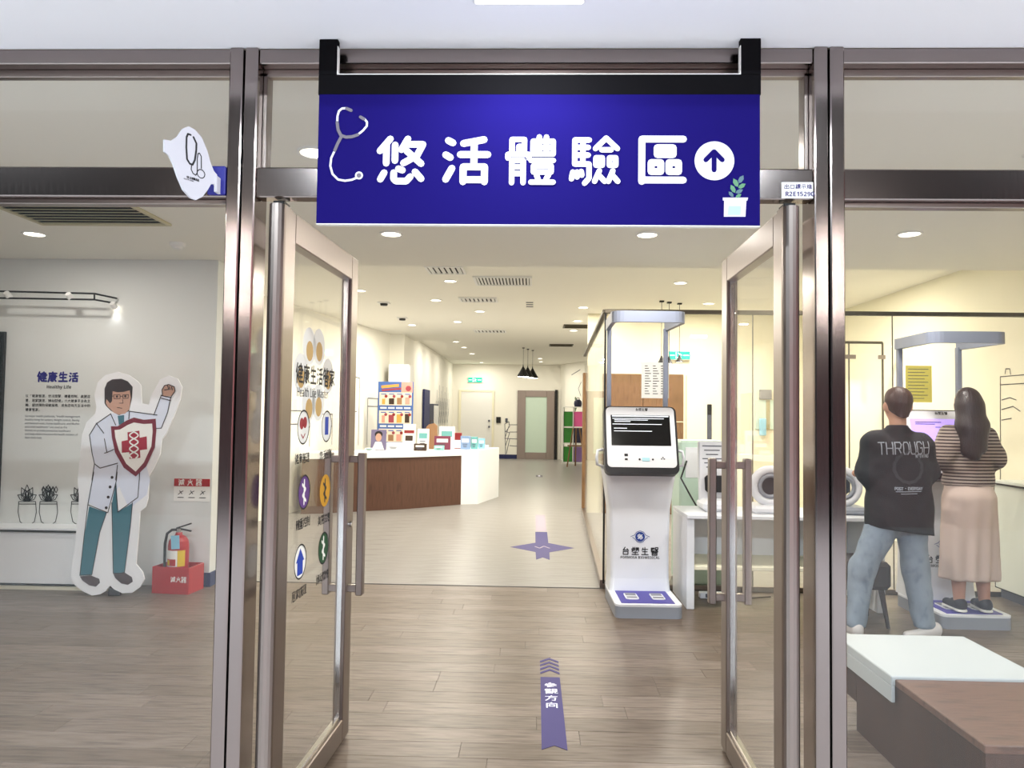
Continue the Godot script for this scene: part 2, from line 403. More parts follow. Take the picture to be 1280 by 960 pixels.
	G["提"] = fit(hand, 0, 5) + [[8, 0, 14, 0, 14, 6, 8, 6, 8, 0], [8, 3, 14, 3], [6, 8, 16, 8], [11, 8, 11, 15], [11, 11, 15, 11], [8, 10, 6, 16], [7, 13, 11, 16, 16, 16]]
	G["供"] = fit(man, 0, 5) + [[6, 4, 16, 4], [9, 0, 9, 10], [13, 0, 13, 10], [5, 10, 16, 10], [9, 11, 6, 16], [13, 11, 16, 16]]
	G["預"] = [[1, 1, 7, 1, 4, 4], [0, 6, 7, 6, 6, 8], [4, 6, 4, 15, 2, 14], [8, 1, 16, 1], [9, 4, 15, 4, 15, 12, 9, 12, 9, 4], [9, 7, 15, 7], [9, 9, 15, 9], [11, 12, 8, 16], [13, 12, 16, 16]]
	G["防"] = [[2, 16, 2, 1, 6, 1, 4, 5, 6, 9, 3, 10], [11, 0, 11, 3], [7, 4, 16, 4], [10, 4, 9, 10, 6, 16], [10, 8, 15, 8, 14, 16, 11, 15]]
	G["保"] = fit(man, 0, 5) + [[7, 1, 15, 1, 15, 6, 7, 6, 7, 1], [5, 9, 16, 9], [11, 6, 11, 16], [11, 9, 6, 15], [11, 9, 16, 15]]
	G["服"] = [[2, 1, 2, 9, 0, 16], [2, 1, 6, 1, 6, 16], [2, 6, 6, 6], [2, 10, 6, 10], [9, 16, 9, 1, 15, 1, 15, 5, 12, 5], [9, 8, 15, 8, 9, 16], [10, 10, 16, 16]]
	G["務"] = [[1, 1, 7, 1, 4, 4], [0, 6, 7, 6, 6, 8], [4, 6, 4, 15, 2, 14], [4, 8, 0, 13], [10, 0, 8, 5], [9, 2, 15, 2, 8, 9], [9, 4, 16, 9], [9, 11, 15, 11, 14, 16, 12, 15], [11, 9, 11, 12, 8, 16]]
	G["成"] = [[2, 4, 15, 4], [3, 4, 3, 10, 1, 16], [3, 8, 7, 8, 7, 13, 5, 13], [9, 0, 10, 9, 15, 15], [14, 6, 8, 15], [12, 0, 14, 2]]
	G["您"] = fit(man, 0, 5, 0, 10) + [[9, 0, 6, 4], [8, 2, 15, 2, 14, 4], [11, 2, 11, 9], [8, 5, 6, 8], [13, 5, 16, 8], [2, 11, 1, 15], [5, 11, 6, 15, 11, 15, 12, 13], [8, 10, 9, 12], [13, 11, 15, 14]]
	G["每"] = [[5, 0, 2, 5], [4, 2, 14, 2], [4, 5, 14, 5, 13, 14, 11, 16], [4, 5, 3, 12, 14, 12], [1, 9, 15, 9]]
	G["天"] = [[2, 1, 14, 1], [1, 7, 15, 7], [8, 1, 7, 8, 1, 16], [8, 7, 15, 16]]
	G["中"] = [[2, 4, 14, 4, 14, 10, 2, 10, 2, 4], [8, 0, 8, 16]]
	G["的"] = [[4, 0, 3, 3], [1, 3, 7, 3, 7, 14, 1, 14, 1, 3], [1, 8, 7, 8], [10, 0, 8, 6], [9, 4, 15, 4, 14, 15, 12, 14], [10, 8, 12, 10]]
	G["以"] = [[3, 2, 3, 12, 7, 9], [7, 3, 9, 6], [13, 1, 12, 9, 7, 16], [11, 11, 15, 16]]
	G["，"] = [[3, 12, 2, 15]]
	G["。"] = [[2, 12, 4, 12, 4, 14, 2, 14, 2, 12]]
	G["「"] = [[14, 2, 9, 2, 9, 8]]
	G["」"] = [[7, 8, 7, 14, 2, 14]]
func fit(lines: Array, x0: float, x1: float, y0 := 0.0, y1 := 16.0) -> Array:
	var r := []
	for l in lines:
		var k := []
		for i in range(0, l.size(), 2):
			k.append_array([lerpf(x0, x1, l[i] / 16.0), lerpf(y0, y1, l[i + 1] / 16.0)])
		r.append(k)
	return r
# a line of glyphs into a shape: t puts the first glyph's top corner, size is the side of one glyph
func write(s: Shape, text: String, size: float, t: Transform3D, weight := 1.6, pitch := 1.12) -> void:
	for i in text.length():
		if G.has(text[i]):
			var k := size / 16.0
			s.pen(G[text[i]], weight, t * Transform3D(Basis.from_scale(Vector3(k, k, 1)), Vector3(i * size * pitch, 0, 0)))
func writing(called: String, text: String, size: float, t: Transform3D, m: Material, parent: Node3D, weight := 1.6, pitch := 1.12) -> MeshInstance3D:
	var s := Shape.new()
	write(s, text, size, t, weight, pitch)
	return part(s.done(), called, m, parent)
func latin(called: String, text: String, height: float, t: Transform3D, m: Material, parent: Node3D, bold := false, align := HORIZONTAL_ALIGNMENT_LEFT) -> MeshInstance3D:
	var f := SystemFont.new()
	f.font_names = PackedStringArray(["Droid Sans"])
	f.font_weight = 700 if bold else 400
	var tm := TextMesh.new()
	tm.font = f
	tm.font_size = 32
	tm.pixel_size = height / 24.0
	tm.depth = 0.0005
	tm.curve_step = 3.0
	tm.text = text
	tm.horizontal_alignment = align
	tm.vertical_alignment = VERTICAL_ALIGNMENT_CENTER
	return part(tm, called, m, parent, t.origin, t.basis)
func drawn(called: String, lines: Array, w: float, t: Transform3D, m: Material, parent: Node3D) -> MeshInstance3D:
	var s := Shape.new()
	s.pen(lines, w, t)
	return part(s.done(), called, m, parent)
# frames to draw in
func facing_z(at: Vector3) -> Transform3D:
	return Transform3D(Basis.IDENTITY, at)
func facing_x(at: Vector3) -> Transform3D:
	return Transform3D(Basis(Vector3(0, 0, -1), Vector3(0, 1, 0), Vector3(1, 0, 0)), at)
func facing_minus_x(at: Vector3) -> Transform3D:
	return Transform3D(Basis(Vector3(0, 0, 1), Vector3(0, 1, 0), Vector3(-1, 0, 0)), at)
# pixel polylines drawn on a plane z = const, kept as metre lines for pen() in world axes
func lines_on_z(lines: Array, z: float, ox: float, oy: float, k: float) -> Array:
	var r := []
	for l in lines:
		var q := []
		for i in range(0, l.size(), 2):
			var p := pz(ox + l[i] * k, oy + l[i + 1] * k, z)
			q.append_array([p.x, -p.y])
		r.append(q)
	return r
func poly_on_z(a: Array, z: float, ox: float, oy: float, k: float) -> PackedVector2Array:
	var r := PackedVector2Array()
	for i in range(0, a.size(), 2):
		var p := pz(ox + a[i] * k, oy + a[i + 1] * k, z)
		r.append(Vector2(p.x, p.y))
	return r

# ---------------------------------------------------------------- lamps
func area(at: Vector3, size: Vector2, energy: float, c: Color, parent: Node3D, down := true) -> void:
	var l := AreaLight3D.new()
	l.name = "lamp_light"
	l.area_size = size
	l.light_energy = energy
	l.light_color = c
	l.area_range = 30.0
	l.area_attenuation = 2.0
	l.shadow_enabled = true
	parent.add_child(l, true)
	l.position = at
	if down: l.rotation.x = -PI / 2
var lamp_ring: ArrayMesh
var lamp_disc: ArrayMesh
func downlight(at: Vector3, label: String, group: String, energy: float, tone := Color(1.0, 0.97, 0.91), r := 0.085) -> void:
	var t := thing("downlight", label, "ceiling light", at, 0.0, group)
	if lamp_ring == null:
		lamp_ring = lathe([Vector2(0.78, -0.0), Vector2(0.82, -0.1), Vector2(0.98, -0.1), Vector2(1.0, 0.0)], 24)
		lamp_disc = lathe([Vector2(0.0, -0.04), Vector2(0.78, -0.04)], 24)
	var k := Basis.from_scale(Vector3(r, 0.09, r))
	part(lamp_ring, "trim_ring", M.white_metal, t, Vector3.ZERO, k)
	part(lamp_disc, "diffuser", M.lamp_glow, t, Vector3.ZERO, k)
	area(Vector3(0, -0.012, 0), Vector2(r * 1.3, r * 1.3), energy, tone, t)

func plan(poly: Array, y0: float, y1: float) -> ArrayMesh:
	var t := Transform3D(Basis(Vector3(1, 0, 0), Vector3(0, 0, 1), Vector3(0, 1, 0)), Vector3.ZERO)
	return prism(v2(poly), y0, y1, t)

func _ready() -> void:
	# camera
	cam_basis = Basis(Vector3.UP, deg_to_rad(1.72)) * Basis(Vector3.RIGHT, deg_to_rad(2.27)) * Basis(Vector3.BACK, deg_to_rad(0.75))
	cam_at = Vector3(0, 1.5, 2.53)
	var cam := Camera3D.new()
	cam.name = "camera"
	cam.fov = rad_to_deg(2.0 * atan(480.0 / FOCAL))
	cam.near = 0.05
	cam.far = 80.0
	add_child(cam)
	cam.transform = Transform3D(cam_basis, cam_at)
	cam.current = true
	# environment
	var e := Environment.new()
	e.background_mode = Environment.BG_COLOR
	e.background_color = Color(0.02, 0.02, 0.022)
	e.tonemap_mode = Environment.TONE_MAPPER_LINEAR
	e.tonemap_exposure = 1.25
	e.sdfgi_enabled = true
	e.ssao_enabled = true
	e.ssil_enabled = true
	var w := WorldEnvironment.new()
	w.name = "surroundings"
	w.environment = e
	add_child(w)
	glyphs()
	materials()
	shell()
	lamps()
	shopfront()
	doors()
	hanging_sign()
	blade_sign()
	kiosks()
	bench()
	left_display()
	glass_room()
	counter()
	far_hall()
	people()
	floor_stickers()
	small_things()

func lamps() -> void:
	# the corridor's light panel in the soffit, just in front of the shopfront
	var pnl := thing("light_panel", "white oblong light panel in the soffit above the entrance", "ceiling light", Vector3(-0.03, 2.765, 0.352))
	part(cbox(Vector3(0.34, 0.012, 0.115), 0.003), "frame", M.white_metal, pnl, Vector3(0, -0.004, 0))
	part(cbox(Vector3(0.325, 0.006, 0.1), 0.001), "diffuser", M.panel_glow, pnl, Vector3(0, -0.0105, 0))
	area(Vector3(0, -0.02, 0), Vector2(0.3, 0.09), 0.7, Color(0.96, 0.98, 1.0), pnl)
	for p in [Vector3(-5.0, 4.48, 3.0), Vector3(5.0, 4.48, 3.0), Vector3(-1.6, 4.48, 5.8), Vector3(1.6, 4.48, 5.8)]:  # unseen panels, added to light the corridor, soffit and shopfront
		var q := thing("light_panel", "added unseen light panel on the high mall ceiling", "ceiling light", p, 0.0, "added mall ceiling panels")
		part(cbox(Vector3(1.5, 0.03, 0.3), 0.003), "diffuser", M.panel_glow, q)
		area(Vector3(0, -0.03, 0), Vector2(1.4, 0.28), 29.0, Color(0.91, 0.97, 1.0), q)
	for k in 6:  # added lamps, sized and placed only to put bright bands in the posts
		var q := thing("added_tube_lamp", ["added tube lamp for bright bands on the steel posts, lowest of its three", "added tube lamp for bright bands on the steel posts, middle of its three", "added tube lamp for bright bands on the steel posts, highest of its three"][k % 3], "tube lamp", Vector3(-4.11 if k < 3 else 3.97, 3.0 + (k % 3) * 0.42, 7.6), 0.0, "added lamps for post reflections")
		part(cbox(Vector3(0.42, 0.07 + (k % 3) * 0.03, 0.05), 0.01), "tube", M.tube_glow, q)
		part(cbox(Vector3(0.2, 0.04, 0.06), 0.004), "bracket", M.white_metal, q, Vector3(0, 0, 0.055))
		area(Vector3(0, 0, -0.04), Vector2(0.4, 0.06), 0.5, Color(1, 0.97, 0.94), q, false)
	# entrance hall downlights
	for p in [[489, 292, 2.2], [809, 293, 2.2], [1137, 292, 2.1], [43, 292, 1.0]]:
		var at := py(p[0], p[1], 2.79)
		downlight(at, "round white downlight in the entrance ceiling, inner row", "entrance ceiling downlights, inner row", p[2], Color(1, 0.975, 0.94))
	for x in [-3.3, -1.11, 0.8, 2.45]:
		downlight(Vector3(x, 2.79, -1.1), "round white downlight in the entrance ceiling, row by the doors", "entrance ceiling downlights by the doors", 0.8, Color(1, 0.975, 0.94))
	# hall downlights
	for p in [[563, 351], [545, 375], [600, 389], [572, 402], [515, 406], [729, 384], [722, 401], [717, 413], [450, 363]]:
		downlight(py(p[0], p[1], 3.06), "round white downlight in the hall ceiling before the counter", "hall ceiling downlights", 2.7)
	for p in [[570, 427], [580, 434], [590, 442], [602, 453], [675, 448], [676, 452]]:
		downlight(py(p[0], p[1], 3.13), "small round downlight near the far wall of the hall", "far hall downlights", 1.9)
	for p in [Vector3(1.7, 3.06, -6.2), Vector3(3.3, 3.06, -6.2), Vector3(2.4, 3.06, -7.8)]:  # lamps added to brighten the glass room
		downlight(p, "added white downlight brightening the glass room", "added glass room downlights", 4.0)

func materials() -> void:
	var s := mat("steel", Color(0.57, 0.53, 0.52), 0.17, 1.0)
	s.roughness_texture = noise_tex(0.02, [Color(0.8, 0.8, 0.8), Color(1, 1, 1)], 4, 256, 256)
	s.uv1_triplanar = true
	s.uv1_scale = Vector3(40, 1.5, 40)
	var sd := mat("brushed_steel", Color(0.58, 0.54, 0.52), 0.34, 1.0)
	sd.roughness_texture = noise_tex(0.02, [Color(0.85, 0.85, 0.85), Color(1, 1, 1)], 5, 256, 256)
	sd.uv1_triplanar = true
	sd.uv1_scale = Vector3(40, 1.5, 40)
	mat("rail_metal", Color(0.36, 0.34, 0.30), 0.4, 1.0)
	mat("chrome", Color(0.8, 0.8, 0.8), 0.12, 1.0)
	mat("black", Color(0.03, 0.03, 0.035), 0.5)
	mat("dark_gap", Color(0.05, 0.045, 0.04), 0.8)
	mat("ink", Color(0.06, 0.06, 0.08), 0.6)
	mat("white_metal", Color(0.93, 0.93, 0.92), 0.4)
	mat("white_plastic", Color(0.90, 0.91, 0.93), 0.35)
	mat("grey_plastic", Color(0.58, 0.60, 0.64), 0.4)
	mat("dark_plastic", Color(0.07, 0.07, 0.10), 0.35)
	mat("white_board", Color(0.94, 0.95, 0.96), 0.5)
	mat("paper", Color(0.95, 0.95, 0.93), 0.8)
	mat("wall_cool", Color(0.87, 0.88, 0.87), 0.75)
	mat("wall_warm", Color(0.95, 0.94, 0.90), 0.8)
	mat("wall_cream", Color(0.94, 0.92, 0.82), 0.8)
	mat("ceiling_hall", Color(0.95, 0.94, 0.90), 0.9)
	mat("soffit_paint", Color(0.93, 0.93, 0.95), 0.9)
	mat("navy", Color(0.10, 0.13, 0.33), 0.6)
	mat("sign_blue", Color(0.07, 0.028, 0.37), 0.85)
	M.sign_blue.metallic_specular = 0.25
	mat("sign_black", Color(0.03, 0.027, 0.042), 0.85)
	M.sign_black.metallic_specular = 0.25
	mat("letter_white", Color(0.88, 0.88, 0.95), 0.8)
	mat("sticker_violet", Color(0.20, 0.165, 0.43), 0.6)
	mat("red_paint", Color(0.68, 0.06, 0.09), 0.35)
	mat("mall_dark", Color(0.09, 0.07, 0.08), 0.7)
	mat("mall_rose", Color(0.62, 0.38, 0.38), 0.7)
	mat("mall_floor", Color(0.84, 0.83, 0.83), 0.35)
	mat("ink_grey", Color(0.32, 0.33, 0.38), 0.7)
	mat("pale_green", Color(0.76, 0.86, 0.80), 0.5)
	mat("stool_brown", Color(0.23, 0.17, 0.16), 0.6)
	mat("stool_leg", Color(0.17, 0.09, 0.07), 0.5)
	mat("cab_white", Color(0.88, 0.90, 0.86), 0.5)
	mat("yellow_paper", Color(0.90, 0.86, 0.42), 0.8)
	mat("plaque_beige", Color(0.66, 0.62, 0.46), 0.6)
	mat("door_mint", Color(0.78, 0.86, 0.80), 0.25)
	mat("sticker_pale", Color(0.62, 0.58, 0.64), 0.6)
	mat("vent_cream", Color(0.78, 0.75, 0.62), 0.6)
	glow("exit_green", Color(0.05, 0.62, 0.52), 1.0)
	glow("white_glow", Color(0.9, 1.0, 0.98), 1.3)
	glow("lamp_glow", Color(1.0, 0.96, 0.88), 7.0)
	glow("tube_glow", Color(1.0, 0.97, 0.94), 2.2)
	glow("panel_glow", Color(1.0, 0.98, 1.0), 5.0)
	var g := mat("glass", Color(0.92, 0.97, 0.97, 0.008), 0.0)
	g.transparency = BaseMaterial3D.TRANSPARENCY_ALPHA
	g.metallic_specular = 0.33
	var g2 := mat("glass_clear", Color(0.95, 0.97, 0.93, 0.008), 0.0)
	g2.transparency = BaseMaterial3D.TRANSPARENCY_ALPHA
	g2.metallic_specular = 0.35
	# planks: grain runs along x
	var dark := [Color(0.62, 0.60, 0.58), Color(0.84, 0.82, 0.80), Color(0.93, 0.92, 0.90), Color(1, 1, 1), Color(0.80, 0.78, 0.76)]
	var tints := [Color(0.465, 0.41, 0.37), Color(0.44, 0.385, 0.34), Color(0.49, 0.435, 0.395), Color(0.455, 0.405, 0.365), Color(0.425, 0.37, 0.325)]
	for i in tints.size():
		var p := grain("plank_%d" % i, tints[i], dark, Vector3(0.55, 1, 5.5), Vector3(i * 0.37, 0, i * 0.21), 0.36, 31 + i % 2)
		p.metallic_specular = 0.38
	var f := grain("floor_pale", Color(0.57, 0.56, 0.55), [Color(0.80, 0.79, 0.78), Color(0.93, 0.92, 0.91), Color(1, 1, 1), Color(0.9, 0.89, 0.88)], Vector3(0.3, 1, 3.2), Vector3.ZERO, 0.33, 41)
	f.metallic_specular = 0.42
	grain("walnut", Color(0.36, 0.24, 0.185), [Color(0.7, 0.68, 0.66), Color(0.92, 0.9, 0.88), Color(1, 1, 1), Color(0.78, 0.75, 0.73)], Vector3(5, 0.4, 5), Vector3.ZERO, 0.5, 51)
	grain("walnut_top", Color(0.42, 0.30, 0.24), [Color(0.7, 0.68, 0.66), Color(0.92, 0.9, 0.88), Color(1, 1, 1), Color(0.78, 0.75, 0.73)], Vector3(0.7, 3, 6), Vector3.ZERO, 0.45, 52)
	grain("oak", Color(0.50, 0.37, 0.235), [Color(0.8, 0.78, 0.76), Color(1, 1, 1), Color(0.88, 0.86, 0.84)], Vector3(4, 0.5, 4), Vector3.ZERO, 0.55, 53)

func shell() -> void:
	# entrance hall floor: single planks over a base slab
	var fl := structure("floor", span(Vector3(-6.2, -0.12, 0.0), Vector3(4.6, -0.008, -4.0)), M.dark_gap, Vector3.ZERO, "wood plank floor of the entrance hall", "floor")
	var rng := RandomNumberGenerator.new()
	rng.seed = 7
	var pm := cbox(Vector3(1.2188, 0.012, 0.1510), 0.0008)
	var rows := 26
	for r in rows:
		var z := -0.0765 - r * 0.1525
		var off := rng.randf() * 1.22
		for k in 11:
			var x := -6.5 + off + k * 1.22 - 1.22
			if x < -6.3 or x > 4.6: continue
			part(pm, "plank", M["plank_%d" % rng.randi_range(0, 4)], fl, Vector3(x, -0.0065, z))
	structure("floor", span(Vector3(-6.2, -0.12, -4.0), Vector3(6.4, 0.0, -22.4)), M.floor_pale, Vector3.ZERO, "pale wood floor of the inner hall", "floor")
	structure("floor", span(Vector3(-7.0, -0.12, 0.0), Vector3(7.0, -0.0005, 8.2)), M.mall_floor, Vector3.ZERO, "tan mall corridor floor outside the entrance", "floor")
	# ceilings
	structure("ceiling", span(Vector3(-6.2, 2.79, 0.0), Vector3(4.6, 3.2, -3.95)), M.ceiling_hall, Vector3.ZERO, "plain lowered ceiling of the entrance hall", "ceiling")
	structure("ceiling", span(Vector3(-6.2, 3.06, -3.95), Vector3(6.4, 3.25, -13.6)), M.ceiling_hall, Vector3.ZERO, "cream ceiling of the hall above the counter", "ceiling")
	structure("ceiling", span(Vector3(-4.0, 3.13, -13.6), Vector3(3.0, 3.32, -22.4)), M.ceiling_hall, Vector3.ZERO, "cream ceiling at the far end of the hall", "ceiling")
	structure("ceiling", span(Vector3(-7.0, 2.765, 0.0), Vector3(7.0, 3.2, 0.42)), M.soffit_paint, Vector3.ZERO, "pale lilac white soffit above the shopfront", "ceiling")
	structure("wall_above_soffit", span(Vector3(-7.0, 3.2, 0.0), Vector3(7.0, 4.6, 0.42)), M.mall_dark)
	structure("ceiling", span(Vector3(-7.0, 4.5, 0.42), Vector3(7.0, 4.7, 8.2)), M.mall_dark, Vector3.ZERO, "high dark mall ceiling", "ceiling")
	# the mall across the corridor, seen only in the polished steel
	structure("wall_front", span(Vector3(-7.0, 0, 8.0), Vector3(7.0, 4.6, 8.2)), M.mall_dark)
	var op := thing("mall_shopfront", "rose coloured shop across the mall corridor with columns and dark pilasters", "shopfront", Vector3(0, 0, 7.9))
	for x in [-5.2, -2.6, 0.0, 2.6, 5.2]:
		slab("wall_panel", M.mall_rose, op, Vector3(x - 1.1, 0, -0.05), Vector3(x + 1.1, 2.3, 0.05))
		slab("column", M.mall_rose, op, Vector3(x + 1.18, 0, -0.2), Vector3(x + 1.42, 4.4, 0.05))
	for x in [-4.11, 3.97]:
		slab("pilaster", M.mall_dark, op, Vector3(x - 0.6, 0, -0.215), Vector3(x + 0.6, 4.4, -0.2))
	structure("wall_left", span(Vector3(-7.2, 0, 0.0), Vector3(-7.0, 4.6, 8.2)), M.mall_dark)
	structure("wall_right", span(Vector3(7.0, 0, 0.0), Vector3(7.2, 4.6, 8.2)), M.mall_rose)
	# entrance hall walls
	structure("wall_left", span(Vector3(-6.4, 0, 0.0), Vector3(-6.2, 3.0, -4.0)), M.wall_cool)
	structure("wall_right", span(Vector3(4.45, 0, 0.0), Vector3(4.6, 2.79, -4.06)), M.wall_cream)
	structure("wall_right", span(Vector3(4.45, 0, -4.06), Vector3(4.6, 3.06, -8.95)), M.wall_cream, Vector3.ZERO, "cream side wall inside the glass room", "wall")
	structure("wall_display", span(Vector3(-6.2, 0, -3.77), Vector3(-2.74, 2.79, -3.97)), M.wall_cool, Vector3.ZERO, "white display wall with printed lettering and plant drawings", "wall")
	structure("wall_display_upper", span(Vector3(-6.2, 2.79, -3.95), Vector3(6.2, 3.06, -3.97)), M.ceiling_hall)
	structure("baseboard_left", plan([-3.12, -3.755, -2.725, -3.755, -2.725, -3.985, -2.74, -3.985, -2.74, -3.77, -3.12, -3.77], 0.0, 0.115), M.navy, Vector3.ZERO, "navy baseboard around the wall corner by the fire extinguisher", "baseboard")
	# hall walls
	structure("wall_hall_left", plan([-4.3, -3.97, -2.9, -12.25, -2.62, -12.3, -2.72, -22.3, -3.4, -22.3, -3.4, -12.4, -4.7, -3.97], 0.0, 3.2), M.wall_warm, Vector3.ZERO, "long cream wall of the hall behind the counter", "wall")
	structure("wall_back", span(Vector3(-3.4, 0, -22.2), Vector3(2.4, 3.2, -22.4)), M.wall_warm, Vector3.ZERO, "far cream wall of the hall with a white door", "wall")
	structure("wall_hall_right", plan([0.86, -22.25, 1.0, -21.6, 1.8, -19.6, 1.95, -15.0, 1.95, -9.05, 2.1, -9.05, 2.1, -15.0, 2.0, -19.7, 1.1, -22.25], 0.0, 3.2), M.wall_warm, Vector3.ZERO, "angled cream wall beside the steel door", "wall")
	structure("wall_room_back", span(Vector3(0.82, 0, -8.95), Vector3(4.6, 3.06, -9.05)), M.wall_cream, Vector3.ZERO, "cream back wall of the glass room", "wall")
	structure("baseboard_back", span(Vector3(-1.3, 0, -22.2), Vector3(-0.5, 0.14, -22.17)), M.navy, Vector3.ZERO, "navy baseboard on the far wall", "baseboard")

# ---------------------------------------------------------------- shopfront
func shopfront() -> void:
	var t := thing("shopfront_frame", "polished stainless steel shopfront frame holding large glass panes", "door frame")
	var y1 := 2.765
	for x in [[-1.076, -1.029], [-1.023, -0.976], [0.941, 0.988], [0.994, 1.042]]:
		slab("post", M.steel, t, Vector3(x[0], 0, 0.012), Vector3(x[1], y1, -0.11), 0.004)
	for x in [-1.026, 0.991]:
		slab("joint_strip", M.dark_gap, t, Vector3(x - 0.004, 0, -0.01), Vector3(x + 0.004, y1, -0.1), 0.0)
	for x in [[-3.2, -1.076], [-0.976, 0.941], [1.042, 3.2]]:
		slab("header", M.steel, t, Vector3(x[0], 2.712, 0.0), Vector3(x[1], y1, -0.06), 0.003)
		slab("glazing_bead", M.brushed_steel, t, Vector3(x[0], 2.685, -0.045), Vector3(x[1], 2.712, -0.075), 0.002)
		slab("pane", M.glass, t, Vector3(x[0], 2.342, -0.055), Vector3(x[1], 2.7, -0.065), 0.0)
		slab("transom", M.steel, t, Vector3(x[0], 2.24, 0.0), Vector3(x[1], 2.345, -0.06), 0.004)
		slab("glazing_bead", M.brushed_steel, t, Vector3(x[0], 2.345, -0.045), Vector3(x[1], 2.36, -0.075), 0.002)
		if x[0] != -0.976:
			slab("glazing_bead", M.brushed_steel, t, Vector3(x[0], 2.222, -0.03), Vector3(x[1], 2.24, -0.07), 0.002)
			slab("pane", M.glass, t, Vector3(x[0], 0.06, -0.045), Vector3(x[1], 2.235, -0.055), 0.0)
			slab("sill", M.steel, t, Vector3(x[0], 0.0, 0.0), Vector3(x[1], 0.07, -0.1), 0.004)
	for x in [-0.976, 0.926]:
		slab("side_bead", M.brushed_steel, t, Vector3(x, 2.345, -0.045), Vector3(x + 0.015, 2.7, -0.1), 0.002)
	structure("wall_front_left", span(Vector3(-7.0, 0, 0.0), Vector3(-3.2, 2.79, -0.12)), M.soffit_paint)
	structure("wall_front_right", span(Vector3(3.2, 0, 0.0), Vector3(7.0, 2.79, -0.12)), M.soffit_paint)
	# exit lamp label on the transom
	var p := thing("label_plate", "small white label reading R2E15290 on the steel transom", "label", Vector3.ZERO)
	slab("plate", M.paper, p, Vector3(0.832, 2.243, 0.001), Vector3(0.938, 2.298, 0.004), 0.0)
	writing("lettering", "出口標示燈", 0.0165, facing_z(Vector3(0.841, 2.291, 0.0048)), M.sticker_violet, p, 1.8, 1.15)
	latin("lettering", "R2E15290", 0.0165, facing_z(Vector3(0.843, 2.257, 0.0046)), M.sticker_violet, p, true)

func round_bar(w: float, d: float) -> PackedVector2Array:
	# section of the heel stile: half round towards +y
	var a := PackedVector2Array([Vector2(-w * 0.5, -d * 0.5)])
	a.append(Vector2(w * 0.5, -d * 0.5))
	for k in 9:
		var g := PI * k / 8.0
		a.append(Vector2(cos(g) * w * 0.5, d * 0.5 - w * 0.5 + sin(g) * w * 0.5))
	return a

func door_leaf(t: Node3D, length: float) -> void:
	# leaf along -z from the hinge at the origin, faces towards +x and -x
	var h := 2.222
	var up := Transform3D(Basis(Vector3(1, 0, 0), Vector3(0, 0, 1), Vector3(0, 1, 0)), Vector3.ZERO)
	part(prism(round_bar(0.058, 0.08), 0.012, h - 0.004, Transform3D(up.basis, Vector3(0, 0, -0.01))), "heel_stile", M.brushed_steel, t)
	slab("stile_plate", M.brushed_steel, t, Vector3(-0.024, 0.012, -0.05), Vector3(0.024, h - 0.004, -0.11), 0.003)
	slab("top_pivot", M.black, t, Vector3(-0.02, h - 0.004, -0.06), Vector3(0.02, h + 0.012, 0.0), 0.002)
	slab("lock_stile", M.brushed_steel, t, Vector3(-0.024, 0.012, -length + 0.1), Vector3(0.024, h - 0.004, -length), 0.004)
	slab("glazing_channel", M.chrome, t, Vector3(-0.012, 0.1, -length + 0.115), Vector3(0.012, h - 0.1, -length + 0.1), 0.002)
	slab("top_rail", M.brushed_steel, t, Vector3(-0.024, h - 0.115, -0.11), Vector3(0.024, h - 0.004, -length + 0.1), 0.004)
	slab("bottom_rail", M.brushed_steel, t, Vector3(-0.024, 0.012, -0.11), Vector3(0.024, 0.112, -length + 0.1), 0.004)
	slab("glazing_channel", M.chrome, t, Vector3(-0.012, 0.112, -0.11), Vector3(0.012, 0.127, -length + 0.1), 0.002)
	slab("pane", M.glass, t, Vector3(-0.005, 0.1, -0.1), Vector3(0.005, h - 0.1, -length + 0.09), 0.0)
	for s in [-1.0, 1.0]:
		var hd := slab("handle", M.rail_metal if false else M.brushed_steel, t, Vector3(s * 0.062, 0.66, -length + 0.035), Vector3(s * 0.094, 1.31, -length + 0.08), 0.004)
		var inv := hd.position
		for y in [0.69, 1.28]:
			var b := slab("bracket", M.brushed_steel, hd, Vector3(s * 0.02, y - 0.016, -length + 0.045) - inv, Vector3(s * 0.07, y + 0.016, -length + 0.075) - inv, 0.003)
			b.name = "bracket" if y < 1.0 else "bracket_001"
	part(lathe([Vector2(0, 0.034), Vector2(0.014, 0.034), Vector2(0.014, 0.0)], 14, Basis(Vector3.BACK, -PI / 2)), "lock_cylinder", M.chrome, t, Vector3(0, 0.98, -length + 0.05))

func doors() -> void:
	var d1 := thing("door_1", "open stainless steel and glass door leaf with printed health icons", "door", Vector3(-0.902, 0, -0.02), 0.0, "", "structure")
	d1.rotation.y = -atan2(0.036, 0.94)
	door_leaf(d1, 0.94)
	door_print(d1)
	var d2 := thing("door_2", "open stainless steel and glass door leaf beside the white measuring kiosk", "door", Vector3(0.868, 0, -0.02), 0.0, "", "structure")
	d2.rotation.y = -atan2(0.02, 0.91)
	door_leaf(d2, 0.91)

